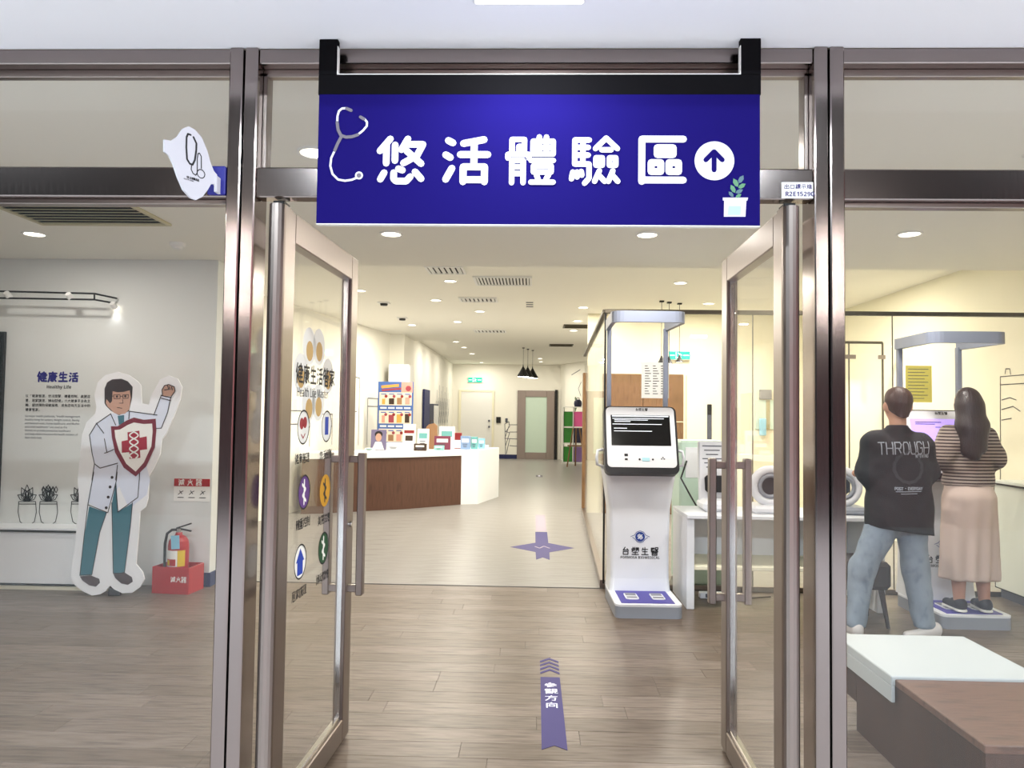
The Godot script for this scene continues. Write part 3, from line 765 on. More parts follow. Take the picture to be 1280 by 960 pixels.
func door_print(d: Node3D) -> void:
	# print on the pane, in the leaf's own axes: u runs from the hinge to the lock side
	var inv := d.transform.affine_inverse()
	var at := func(x: float, y: float) -> Vector3:
		var o: Vector3 = inv * cam_at
		var r: Vector3 = inv.basis * ray(x, y)
		return o + r * ((0.0065 - o.x) / r.x)
	mat("icon_red", Color(0.62, 0.07, 0.16), 0.6)
	mat("icon_blue", Color(0.10, 0.25, 0.68), 0.6)
	mat("icon_yellow", Color(0.82, 0.60, 0.08), 0.6)
	mat("icon_green", Color(0.05, 0.30, 0.16), 0.6)
	mat("icon_violet", Color(0.36, 0.20, 0.50), 0.6)
	mat("print_tan", Color(0.80, 0.66, 0.42), 0.7)
	var c0: Vector3 = at.call(370, 467)
	var c1: Vector3 = at.call(418, 467)
	var size := (c0.z - c1.z) / 6.5
	writing("lettering", "健康生活管家", size, facing_x(Vector3(0.0065, c0.y + size * 0.55, c0.z)), M.ink, d, 2.0, 1.1)
	var s0: Vector3 = at.call(371, 490)
	latin("lettering", "Health Life Master", 0.034, facing_x(Vector3(0.0065, s0.y, s0.z)), M.ink, d)
	# photo discs round the title
	for p in [[387, 433], [399, 434], [376, 466], [410, 470], [386, 505], [398, 503]]:
		var c: Vector3 = at.call(p[0], p[1])
		c.x = 0.0058
		var o := part(prism(disc(0.075), 0, 0.0001), "photo_disc", M.paper, d, c, facing_x(c).basis)
		part(prism(disc(0.04, 14), 0, 0.0001), "photo_print", M.print_tan, o, Vector3(0.005, -0.018, 0.0003))
	var icons := [[379, 534, "icon_red", "健康管理"], [408, 533, "icon_blue", "悠活銀髮"], [380, 615, "icon_violet", "體重控制"], [406, 613, "icon_yellow", "美麗滋養"], [375, 702, "icon_blue", "居家護理"], [404, 685, "icon_green", "婦幼關懷"]]
	for i in icons.size():
		var k: Array = icons[i]
		var c: Vector3 = at.call(k[0], k[1])
		c.x = 0.0065
		var o := part(prism(disc(0.064), 0, 0.0001), "icon", M.icon_violet if i == 2 else M.paper, d, c, facing_x(c).basis)
		var im: Material = M[k[2]]
		if i in [3, 5]: o.material_override = M[k[2]]
		drawn("icon_ring", ring(0.061, 0.067), 0.006, facing_z(Vector3(0, 0, 0.0006)), M.ink if i != 3 else M.icon_yellow, o)
		var s := Shape.new()
		match i:
			0:
				s.prism(disc(0.022), 0, 0.0001, Transform3D(Basis.IDENTITY, Vector3(-0.018, 0.014, 0.0006)))
				s.prism(disc(0.022), 0, 0.0001, Transform3D(Basis.IDENTITY, Vector3(0.018, 0.018, 0.0006)))
				s.pen([[-0.02, 0.028, 0, 0.042, 0.02, 0.026]], 0.006, facing_z(Vector3(0, 0, 0.0006)))
			1:
				s.prism(v2([-0.02, -0.035, 0.025, -0.035, 0.025, 0.04, -0.02, 0.04]), 0, 0.0001, facing_z(Vector3(0, 0, 0.0006)))
			4:
				s.prism(v2([-0.03, -0.05, 0.03, -0.05, 0.03, 0.0, 0.045, 0.0, 0.0, 0.05, -0.045, 0.0, -0.03, 0.0]), 0, 0.0001, facing_z(Vector3(0, 0, 0.0006)))
			_:
				s.pen([[-0.02, -0.03, 0.015, -0.01, -0.015, 0.012, 0.02, 0.035], [0.0, -0.045, 0.0, 0.045]], 0.012, facing_z(Vector3(0, 0, 0.0006)))
		part(s.done(), "icon_print", im if not i in [2, 3, 5] else (M.paper if i != 3 else M.ink), o)
		writing("lettering", k[3], 0.036, facing_x(Vector3(0.0065, c.y - 0.1, c.z + 0.08)), M.ink, d, 2.2, 1.1)

# ---------------------------------------------------------------- hanging sign
func hanging_sign() -> void:
	var z := 0.055
	var f := z + 0.0135
	var t := thing("hanging_sign", "large blue hanging sign with white characters and a stethoscope above the entrance", "sign", Vector3.ZERO)
	slab("board", M.sign_blue, t, Vector3(-0.742, 2.131, z - 0.012), Vector3(0.741, 2.575, z + 0.012), 0.002)
	slab("top_band", M.sign_black, t, Vector3(-0.745, 2.572, z - 0.0115), Vector3(0.744, 2.642, z + 0.0125), 0.002)
	for x in [[-0.745, -0.681], [0.676, 0.744]]:
		slab("hanger", M.sign_black, t, Vector3(x[0], 2.642, z - 0.0115), Vector3(x[1], 2.765, z + 0.0125), 0.002)
	slab("edge_trim", M.white_metal, t, Vector3(-0.681, 2.642, z - 0.01), Vector3(0.676, 2.6445, z + 0.0125), 0.0)
	for x in [-0.681, 0.676]:
		slab("edge_trim", M.white_metal, t, Vector3(x - 0.0012, 2.642, z - 0.01), Vector3(x + 0.0012, 2.74, z + 0.0127), 0.0)
	slab("edge_trim", M.white_metal, t, Vector3(-0.742, 2.129, z - 0.012), Vector3(0.741, 2.1315, z + 0.012), 0.0)
	# characters, where the photograph has them
	var chars := [["悠", 471.5, 169.8, 60.6, 2.2], ["活", 553, 170, 60, 2.3], ["體", 632.5, 169.4, 61.2, 1.75], ["驗", 712.5, 168.8, 62, 1.75], ["區", 797.9, 169.3, 60, 2.3]]
	for c in chars:
		var a := pz(c[1], c[2], f)
		var b := pz(c[1] + c[3], c[2] + c[3], f)
		var sx := (b.x - a.x) / 16.0
		var sy := (a.y - b.y) / 16.0
		var s := Shape.new()
		s.pen(G[c[0]], c[4], Transform3D(Basis.from_scale(Vector3(sx, sy, 1)), a))
		part(s.done(), "letter", M.letter_white, t)
	var cc := pz(893, 201, f)
	part(prism(disc(0.0655, 40), 0, 0.0003), "arrow_disc", M.letter_white, t, cc)
	drawn("arrow", lines_on_z([[770, 300, 848, 222, 925, 300], [848, 235, 848, 395]], f + 0.0008, 780, 160, 0.1328), 0.0165, facing_z(Vector3(0, 0, f + 0.0008)), M.sign_blue, t)
	# stethoscope print: crop at (400,120), 8 px per photo px
	mat("print_grey", Color(0.42, 0.40, 0.45), 0.6)
	for l in lines_on_z([[172, 265, 175, 200, 190, 150, 220, 125, 265, 122], [380, 385, 430, 345, 468, 300, 470, 260, 445, 230], [148, 545, 112, 620, 103, 700, 125, 780, 180, 835, 250, 848, 320, 838, 365, 818]], f, 400, 120, 0.125):
		drawn("stethoscope_tube", [l], 0.0072, facing_z(Vector3(0, 0, f)), M.letter_white, t)
	for l in lines_on_z([[172, 265, 182, 340, 210, 395, 260, 412, 320, 408, 380, 388], [215, 405, 180, 470, 148, 545], [265, 125, 312, 145], [405, 210, 440, 232]], f, 400, 120, 0.125):
		drawn("stethoscope_yoke", [l], 0.0105, facing_z(Vector3(0, 0, f + 0.0008)), M.print_grey, t)
	var ch := pz(400 + 390 * 0.125, 120 + 795 * 0.125, f)
	part(prism(disc(0.0135, 20), 0, 0.0002), "chest_piece", M.letter_white, t, ch + Vector3(0, 0, 0.0005))
	part(prism(disc(0.008, 16), 0, 0.0002), "chest_piece", M.print_grey, t, ch + Vector3(0, 0, 0.0009))
	# potted sprig print: crop at (780,160), 0.1328 px per unit
	mat("leaf_green", Color(0.36, 0.56, 0.42), 0.6)
	mat("leaf_grey", Color(0.33, 0.45, 0.50), 0.6)
	mat("pot_lilac", Color(0.83, 0.80, 0.92), 0.6)
	mat("pot_mint", Color(0.68, 0.86, 0.90), 0.6)
	var pot := Shape.new()
	pot.prism(poly_on_z([930, 655, 1168, 655, 1162, 682, 1152, 684, 1143, 835, 940, 835, 942, 684, 930, 682], f, 780, 160, 0.1328), f, f + 0.0002)
	part(pot.done(), "pot_print", M.pot_lilac, t)
	part(prism(poly_on_z([985, 735, 1100, 735, 1095, 820, 975, 820], f, 780, 160, 0.1328), f + 0.0005, f + 0.0006), "pot_print", M.pot_mint, t)
	var leaves := [[1030, 475, 1072, 555, 0], [1125, 445, 1078, 520, 1], [1145, 525, 1075, 565, 0], [1005, 535, 1045, 610, 0], [1120, 580, 1050, 612, 1], [985, 598, 1030, 648, 1], [1105, 622, 1050, 655, 0]]
	for l in leaves:
		var a := Vector2(l[0], l[1])
		var b := Vector2(l[2], l[3])
		var o := (b - a).orthogonal() * 0.24
		var m1 := a.lerp(b, 0.35)
		var m2 := a.lerp(b, 0.75)
		part(prism(poly_on_z([a.x, a.y, m1.x + o.x, m1.y + o.y, m2.x + o.x * 0.9, m2.y + o.y * 0.9, b.x, b.y, m2.x - o.x * 0.9, m2.y - o.y * 0.9, m1.x - o.x, m1.y - o.y], f, 780, 160, 0.1328), f, f + 0.0003), "leaf_print", M.leaf_green if l[4] == 0 else M.leaf_grey, t)

func blade_sign() -> void:
	var A := pz(271, 226, 0.035)
	var B := pz(205, 182, 0.2)
	var t := thing("blade_sign", "small white leaf shaped blade sign with stethoscope on a blue bracket", "sign", Vector3(A.x, 2.28, A.z))
	mat("blade_white", Color(0.80, 0.80, 0.83), 0.7)
	var u := Vector3(A.x - B.x, 0, A.z - B.z).normalized()
	var n := u.cross(Vector3.UP).normalized()
	var fr := Transform3D(Basis(u, Vector3.UP, n), Vector3.ZERO)
	# crop at (195,150), 8.73 crop px per photo px; the sign's plane runs through A and B
	var on := func(x: float, y: float) -> Vector2:
		var r := ray(195 + x / 8.73, 150 + y / 8.73)
		var p := cam_at + r * ((A - cam_at).dot(n) / r.dot(n))
		return Vector2((p - A).dot(u), p.y - 2.28)
	var o := PackedVector2Array()
	var px_ := [85, 215, 160, 230, 230, 180, 290, 95, 350, 70, 420, 110, 490, 190, 550, 330, 590, 470, 625, 560, 660, 600, 660, 745, 630, 700, 595, 700, 560, 760, 500, 840, 430, 875, 370, 850, 290, 760, 230, 620, 190, 500, 140, 390, 85, 345]
	for i in range(0, px_.size(), 2):
		o.append(on.call(px_[i], px_[i + 1]))
	part(prism(o, -0.004, 0.004, fr), "plate", M.blade_white, t)
	var draw := func(lines: Array, w: float, called: String) -> void:
		var s := Shape.new()
		var q := []
		for l in lines:
			var k := []
			for i in range(0, l.size(), 2):
				var p: Vector2 = on.call(l[i], l[i + 1])
				k.append_array([p.x, -p.y])
			q.append(k)
		s.pen(q, w, fr.translated_local(Vector3(0, 0, 0.0045)))
		part(s.done(), called, M.ink, t)
	draw.call([[370, 165, 340, 155, 325, 190, 322, 300, 330, 430, 360, 480, 390, 490, 415, 440, 430, 330, 432, 260, 400, 190]], 0.0065, "stethoscope_print")
	draw.call([[380, 495, 375, 540, 395, 585, 425, 605, 440, 580, 442, 420, 450, 370, 465, 365, 485, 400, 485, 530]], 0.0035, "stethoscope_print")
	var c: Vector2 = on.call(482, 590)
	var e: Vector2 = on.call(482, 530)
	var rr := (e.y - c.y) * 0.9
	drawn("stethoscope_print", ring(rr * 0.7, rr, 16), 0.003, fr.translated_local(Vector3(c.x, c.y, 0.0045)), M.ink, t)
	var a: Vector2 = on.call(325, 608)
	var b: Vector2 = on.call(465, 690)
	var size := (b.x - a.x) / 5.4
	writing("lettering", "悠活體驗區", size, fr.translated_local(Vector3(a.x, a.y, 0.0045)), M.ink, t, 2.2, 1.08)
	latin("lettering", "HEALTHY LIVING", size * 0.42, fr.translated_local(Vector3(a.x - 0.01, a.y - size * 1.45, 0.0045)), M.ink, t)
	mat("bracket_blue", Color(0.045, 0.05, 0.50), 0.5)
	var b0 := pz(261, 208, 0.008)
	var b1 := pz(284, 244, 0.008)
	var inv := t.position
	slab("bracket", M.bracket_blue, t, Vector3(b0.x, b1.y, 0.001) - inv, Vector3(-1.078, b0.y, 0.016) - inv, 0.004)
	slab("clip", M.blade_white, t, Vector3(A.x - 0.005, 2.245, 0.012) - inv, Vector3(A.x + 0.005, 2.30, 0.045) - inv, 0.001)

# ---------------------------------------------------------------- measuring kiosks
func kiosk(t: Node3D, loop_y: float, violet_screen: bool) -> void:
	# origin: floor, middle of the base's front edge; the user stands on +z
	var up := Transform3D(Basis(Vector3(1, 0, 0), Vector3(0, 0, 1), Vector3(0, 1, 0)), Vector3.ZERO)
	var base := part(prism(rounded(0.5, 0.7, 0.05), 0.0, 0.085, Transform3D(up.basis, Vector3(0, 0, -0.35))), "base", M.grey_plastic, t)
	part(prism(rounded(0.5, 0.7, 0.05), 0.085, 0.1, Transform3D(up.basis, Vector3(0, 0, -0.35))), "base_rim", M.white_plastic, t)
	part(cbox(Vector3(0.4, 0.006, 0.42), 0.002), "standing_mat", M.mat_violet, t, Vector3(0, 0.102, -0.255))
	for x in [-0.1, 0.1]:
		var fp := part(prism(rounded(0.1, 0.19, 0.03), 0.105, 0.111, Transform3D(up.basis, Vector3(x, 0, -0.23))), "foot_plate", M.white_plastic, t)
		part(cbox(Vector3(0.08, 0.003, 0.075), 0.001), "electrode", M.electrode, fp, Vector3(x, 0.112, -0.28))
		part(cbox(Vector3(0.08, 0.003, 0.04), 0.001), "electrode", M.electrode, fp, Vector3(x, 0.112, -0.185))
	# body: narrow at the foot, flaring under the console
	var prof := [[0.1, 0.245, 0.16], [0.2, 0.236, 0.15], [0.45, 0.236, 0.14], [0.75, 0.246, 0.14], [0.95, 0.272, 0.15], [1.06, 0.29, 0.17]]
	var s := Shape.new()
	var zc := -0.58
	for i in prof.size() - 1:
		var a: Array = prof[i]
		var b: Array = prof[i + 1]
		var q := []
		for r in [a, b]:
			var ring_ := []
			for p in rounded(r[1] * 2.0, r[2] * 2.0, 0.04, 4):
				ring_.append(Vector3(p.x, r[0], zc + p.y))
			q.append(ring_)
		for k in q[0].size():
			var l: int = (k + 1) % q[0].size()
			var o: Vector3 = (q[0][k] - Vector3(0, q[0][k].y, zc))
			s.quad(q[0][k], q[0][l], q[1][l], q[1][k], o)
	part(s.done(), "body", M.white_plastic, t)
	# console, leaning back
	var lean := Basis(Vector3.RIGHT, -0.32)
	var cc := Vector3(0, 1.305, -0.42)
	var con := part(prism(rounded(0.585, 0.56, 0.045), -0.08, 0.0), "console", M.dark_plastic, t, cc, lean)
	part(prism(rounded(0.55, 0.5, 0.035), 0.0, 0.006, Transform3D(Basis.IDENTITY, Vector3(0, 0.02, 0))), "console_face", M.white_plastic, con)
	var scr := part(cbox(Vector3(0.475, 0.255, 0.004), 0.001), "screen", M.violet_screen if violet_screen else M.dark_screen, con, Vector3(0, 0.075, 0.0075))
	if not violet_screen:
		part(cbox(Vector3(0.455, 0.01, 0.001), 0.0), "screen_text", M.screen_text, scr, Vector3(0, 0.118, 0.0028))
		var ys := [[0.098, -0.225, 0.19], [0.085, -0.21, 0.06], [0.072, -0.21, -0.08], [0.05, -0.225, 0.17], [0.015, -0.215, -0.11], [-0.008, -0.215, 0.09]]
		for l in ys:
			part(cbox(Vector3(l[2] - l[1], 0.005, 0.001), 0.0), "screen_text", M.screen_text, scr, Vector3((l[1] + l[2]) * 0.5, l[0], 0.0028))
	else:
		for l in [[0.1, -0.2, 0.0], [0.085, -0.2, -0.05], [0.06, -0.05, 0.15]]:
			part(cbox(Vector3(l[2] - l[1], 0.006, 0.001), 0.0), "screen_text", M.ink, scr, Vector3((l[1] + l[2]) * 0.5, l[0], 0.0028))
	part(cbox(Vector3(0.06, 0.03, 0.004), 0.001), "keypad", M.pot_mint, con, Vector3(0.03, -0.165, 0.008))
	for x in [-0.02, 0.085]:
		part(lathe([Vector2(0, 0.003), Vector2(0.008, 0.003), Vector2(0.008, 0)], 12, Basis(Vector3.RIGHT, PI / 2)), "button", M.ink, con, Vector3(x, -0.165, 0.0065))
	part(cbox(Vector3(0.028, 0.02, 0.004), 0.001), "card_slot", M.ink, con, Vector3(-0.125, -0.13, 0.0075))
	part(cbox(Vector3(0.022, 0.014, 0.004), 0.001), "card_slot", M.ink, con, Vector3(-0.125, -0.165, 0.0075))
	for x in [0.155, 0.175, 0.165]:
		part(cbox(Vector3(0.012, 0.008, 0.002), 0.0), "icon_print", M.ink, con, Vector3(x, -0.16 + (0.012 if x == 0.165 else 0.0), 0.007))
	var name_ := Shape.new()
	write(name_, "台塑生醫", 0.022, facing_z(Vector3(-0.035, 0.262, 0.0075)), 2.2, 1.15)
	part(name_.done(), "lettering", M.ink, con)
	# emblem and lettering on the body front
	var fz := zc + 0.1435
	var em := facing_z(Vector3(0, 0.53, fz))
	part(prism(disc(0.038, 24), 0, 0.0005), "emblem", M.emblem_blue, t, Vector3(0, 0.53, fz))
	drawn("emblem_cross", [[-0.016, -0.016, 0.016, 0.016], [-0.016, 0.016, 0.016, -0.016], [-0.02, -0.006, 0.006, 0.02], [0.02, 0.006, -0.006, -0.02]], 0.007, em.translated_local(Vector3(0, 0, 0.001)), M.white_plastic, t)
	drawn("emblem_eye", [[-0.075, 0, -0.045, -0.012, -0.028, -0.036, 0, -0.046, 0.028, -0.036, 0.045, -0.012, 0.075, 0], [-0.06, 0.006, -0.04, 0.02, -0.025, 0.038, 0, 0.047, 0.025, 0.038, 0.04, 0.02, 0.06, 0.006]], 0.004, em.translated_local(Vector3(0, 0, 0.0006)), M.emblem_blue, t)
	for i in 4:
		writing("letter", "台塑生醫"[i], 0.06, facing_z(Vector3(-0.145 + i * 0.0768, 0.445, fz + 0.001)), M.ink, t, 2.0, 1.28)
	latin("lettering", "FORMOSA BIOMEDICAL", 0.021, facing_z(Vector3(0.0, 0.365, fz + 0.001)), M.ink, t, true, HORIZONTAL_ALIGNMENT_CENTER)
	# grips at both sides
	for x in [-1.0, 1.0]:
		part(tube([Vector3(x * 0.29, 1.22, -0.5), Vector3(x * 0.34, 1.21, -0.47), Vector3(x * 0.35, 1.16, -0.46), Vector3(x * 0.345, 1.1, -0.47), Vector3(x * 0.29, 1.08, -0.5)], 0.012, 8), "hand_grip", M.white_plastic, t)
	# height bar: two posts and a horizontal loop
	for x in [-0.235, 0.235]:
		slab("post", M.bar_grey, t, Vector3(x - 0.018, 1.3, -0.66), Vector3(x + 0.018, loop_y + 0.01, -0.615), 0.004)
	var path := [Vector2(-0.245, -0.66)]
	path.append_array(arc(Vector2(-0.195, -0.14), 0.07, 180, 90, 5))
	path.append_array(arc(Vector2(0.195, -0.14), 0.07, 90, 0, 5))
	path.append(Vector2(0.245, -0.66))
	part(band(path, loop_y - 0.01, loop_y + 0.075, 0.035), "height_loop", M.bar_grey, t)

func kiosks() -> void:
	mat("mat_violet", Color(0.27, 0.24, 0.60), 0.5)
	mat("electrode", Color(0.55, 0.55, 0.57), 0.35, 0.6)
	mat("bar_grey", Color(0.50, 0.53, 0.60), 0.4)
	mat("emblem_blue", Color(0.05, 0.22, 0.55), 0.5)
	mat("dark_screen", Color(0.02, 0.02, 0.03), 0.15)
	glow("screen_text", Color(0.8, 0.82, 0.85), 0.8)
	glow("violet_screen", Color(0.70, 0.60, 0.95), 0.7)
	var a := thing("measuring_kiosk", "white height and weight kiosk with a dark text screen and empty violet foot mat", "kiosk", Vector3(0.868, 0, -3.05))
	a.rotation.y = 0.02
	kiosk(a, 2.215, false)
	var b := thing("measuring_kiosk", "white height and weight kiosk with a violet screen, a woman standing on it", "kiosk", Vector3(3.19, 0, -2.94))
	kiosk(b, 2.07, true)
	# sheet taped up behind the kiosk
	var p := thing("notice_sheet", "white sheet of printed lines on the glass behind the dark screen kiosk", "notice")
	var c0 := pz(802, 453, -3.985)
	var c1 := pz(836, 498, -3.985)
	slab("sheet", M.paper, p, Vector3(c0.x, c1.y, -3.986), Vector3(c1.x, c0.y, -3.983), 0.0)
	var s := Shape.new()
	for r in 12:
		for c in 3:
			var x := c0.x + 0.03 + c * 0.07
			var y := c0.y - 0.03 - r * 0.022
			s.pen([[x, -y, x + 0.02 + fmod(r * 0.37 + c * 0.21, 0.03), -y]], 0.006, facing_z(Vector3(0, 0, -3.982)))
	part(s.done(), "print_lines", M.ink, p)

# ---------------------------------------------------------------- low plinth by the window
func bench() -> void:
	mat("plinth_white", Color(0.72, 0.74, 0.74), 0.6)
	grain("walnut_dark", Color(0.27, 0.17, 0.115), [Color(0.7, 0.68, 0.66), Color(0.92, 0.9, 0.88), Color(1, 1, 1), Color(0.78, 0.75, 0.73)], Vector3(5, 0.4, 5), Vector3.ZERO, 0.6, 54)
	var t := thing("display_plinth", "low walnut display plinth with a white cover board behind the glass", "plinth", Vector3(1.57, 0, -0.13))
	var h := 0.38
	slab("body", M.walnut_dark, t, Vector3(0.0, 0, 0.0), Vector3(1.5, h - 0.03, -0.635), 0.0)
	slab("body", M.walnut_dark, t, Vector3(0.0, 0, -0.635), Vector3(0.62, h - 0.03, -1.03), 0.0)
	slab("top_board", M.walnut_top, t, Vector3(-0.005, h - 0.03, 0.005), Vector3(1.505, h, -0.635), 0.003)
	slab("overhang", M.walnut_dark, t, Vector3(0.0, 0.13, -1.03), Vector3(0.62, h - 0.03, -1.24), 0.004)
	slab("cover_board", M.plinth_white, t, Vector3(-0.02, h - 0.03, -0.635), Vector3(0.64, h + 0.012, -1.26), 0.004)
	slab("cover_flap", M.plinth_white, t, Vector3(-0.02, h - 0.10, -0.635), Vector3(-0.004, h - 0.03, -1.26), 0.002)

# ---------------------------------------------------------------- left: display wall, cut-out figure, extinguisher
func left_display() -> void:
	var zw := -3.768
	# plinth along the wall
	var pl := thing("wall_plinth", "low white plinth with black edge lines below the plant drawings", "plinth", Vector3(0, 0, 0))
	slab("body", M.white_board, pl, Vector3(-5.6, 0.05, -3.53), Vector3(-3.42, 0.475, -3.765), 0.003)
	slab("top_board", M.white_board, pl, Vector3(-5.6, 0.487, -3.52), Vector3(-3.41, 0.507, -3.765), 0.003)
	slab("edge_line", M.black, pl, Vector3(-5.6, 0.473, -3.514), Vector3(-3.405, 0.489, -3.765), 0.0)
	slab("edge_line", M.black, pl, Vector3(-5.6, 0.036, -3.522), Vector3(-3.412, 0.052, -3.765), 0.0)
	slab("kick_board", M.wall_cream, pl, Vector3(-5.6, 0.0, -3.535), Vector3(-3.42, 0.04, -3.765), 0.0)
	# wall lettering
	mat("title_blue", Color(0.09, 0.06, 0.47), 0.6)
	var w := thing("wall_lettering", "dark blue heading and paragraph printed on the white display wall", "lettering")
	var a := pz(47, 465, zw)
	writing("heading", "健康生活", 0.082, facing_z(a), M.title_blue, w, 2.9, 1.13)
	latin("subheading", "Healthy Life", 0.028, facing_z(pz(58, 483.5, zw)), M.ink, w, true)
	var rows := ["以「健康管理，悠活銀髮，體重控制，美麗滋", "養，居家護理，婦幼關懷」六大健康平台為主", "軸，提供預防保健服務，成為您每天生活中的", "健康管家。"]
	var s := Shape.new()
	for i in rows.size():
		write(s, rows[i], 0.0255, facing_z(pz(32, 492.8 + i * 5.75, zw)), 1.7, 1.12)
	part(s.done(), "paragraph", M.ink, w)
	mat("ink_grey", Color(0.32, 0.33, 0.38), 0.7)
	var en := ["Six major health platforms, \"Health management,", "Healthy living for seniors, Weight control, Beauty", "and beloved ones, Home healthcare, and Mother", "and child healthcare,\" are used as the", "themes to provide preventive healthcare", "and help visitors become the health masters of", "their daily lives."]
	for i in en.size():
		latin("paragraph", en[i], 0.0165, facing_z(pz(31, 520 + i * 4.5, zw)), M.ink_grey, w)
	# succulents drawn on the wall
	var art := thing("plant_drawing", "black outline drawing of potted succulents on the white display wall", "drawing")
	for k in 3:
		var x: float = [34.0, 60.5, 100.0][k]
		var l := [[x - 10.5, 627, x - 11.5, 640, x - 9, 652, x - 5, 655, x + 5, 655, x + 9, 652, x + 11.5, 640, x + 10.5, 627, x - 10.5, 627], [x - 10.5, 630, x + 10.5, 630]]
		for q in 9:
			var ang := PI * (0.12 + 0.76 * q / 8.0)
			var r := 20.0 if q % 2 == 0 else 15.0
			var tip := Vector2(x + cos(ang) * r * 0.62, 626 - sin(ang) * r)
			var o := Vector2(-sin(ang), -cos(ang)) * 3.4
			var m := Vector2(x, 626).lerp(tip, 0.62)
			l.append([x + cos(ang) * 3, 626, m.x + o.x, m.y + o.y, tip.x, tip.y, m.x - o.x, m.y - o.y, x + cos(ang) * 3, 626])
		if k == 1:
			for q in 5:
				l.append([x - 8 + q * 4, 612, x - 6 + q * 4, 608, x - 4 + q * 4, 612, x - 6 + q * 4, 616, x - 8 + q * 4, 612])
		drawn("outline", lines_on_z(l, zw, 0, 0, 1), 0.0065, facing_z(Vector3(0, 0, zw)), M.ink, art)
	# dark screen at the edge of the picture
	var tv := thing("wall_screen", "dark flat screen mounted on the white display wall", "screen")
	slab("frame", M.black, tv, Vector3(-5.75, 0.55, -3.74), Vector3(-4.575, 2.15, -3.768), 0.004)
	slab("panel", M.dark_screen, tv, Vector3(-5.72, 0.58, -3.737), Vector3(-4.6, 2.12, -3.7405), 0.0)
	# track lamp rail
	var tr := thing("track_light", "black double rail track light with small white spot lamps on the wall", "track light")
	var b0 := pz(118, 367, -3.55)
	var b1 := pz(118, 374.5, -3.55)
	part(tube([pz(-60, 362.5, -3.55), b0], 0.008, 6), "rail", M.black, tr)
	part(tube([pz(-60, 371.5, -3.55), b1], 0.008, 6), "rail", M.black, tr)
	part(tube([b0, b1], 0.007, 6), "upright", M.black, tr)
	part(tube([b0, pz(146, 373, -3.75)], 0.008, 6), "arm", M.black, tr)
	part(tube([b1, pz(143, 379, -3.75)], 0.008, 6), "arm", M.black, tr)
	for p in [[87, 370.5, -3.55], [142, 382, -3.72], [10, 369, -3.55]]:
		var c := pz(p[0], p[1], p[2])
		var hd := part(lathe([Vector2(0, 0.03), Vector2(0.022, 0.03), Vector2(0.027, -0.02), Vector2(0.023, -0.022)], 14, Basis(Vector3.RIGHT, 0.9)), "spot_head", M.white_metal, tr, c)
		part(lathe([Vector2(0, -0.019), Vector2(0.023, -0.019)], 14, Basis(Vector3.RIGHT, 0.9)), "bulb", M.lamp_glow, hd)
		var l := SpotLight3D.new()
		l.name = "spot_light"
		l.light_energy = 0.015
		l.light_size = 0.02
		l.spot_angle = 50
		l.spot_range = 12
		l.shadow_enabled = true
		hd.add_child(l, true)
		l.rotation.x = -PI / 2 + 0.9 - 0.9
		l.position = Vector3(0, -0.02, 0.0) + Basis(Vector3.RIGHT, 0.9) * Vector3(0, -0.02, 0)
	standee()
	extinguisher()
	# fire point notice
	var f := thing("fire_notice", "red and white fire extinguisher notice on the wall above the extinguisher", "notice")
	var n0 := pz(218, 598, zw)
	var n1 := pz(262, 627, zw)
	slab("plate", M.paper, f, Vector3(n0.x, n1.y, zw - 0.002), Vector3(n1.x, n0.y, zw + 0.002), 0.0)
	slab("header", M.red_paint, f, Vector3(n0.x, n0.y - 0.065, zw + 0.002), Vector3(n1.x, n0.y, zw + 0.0035), 0.0)
	writing("lettering", "滅火器", 0.05, facing_z(Vector3(n0.x + 0.04, n0.y - 0.006, zw + 0.0042)), M.paper, f, 1.9, 1.5)
	var ms := []
	for k in 3:
		var x := n0.x + 0.06 + k * 0.095
		var y := -(n0.y - 0.115)
		ms.append([x - 0.02, y + 0.02, x, y, x + 0.02, y - 0.01])
		ms.append([x - 0.01, y - 0.012, x + 0.01, y + 0.014])
		ms.append([x - 0.025, y + 0.045, x + 0.025, y + 0.045])
	drawn("pictogram", ms, 0.006, facing_z(Vector3(0, 0, zw + 0.0035)), M.ink, f)

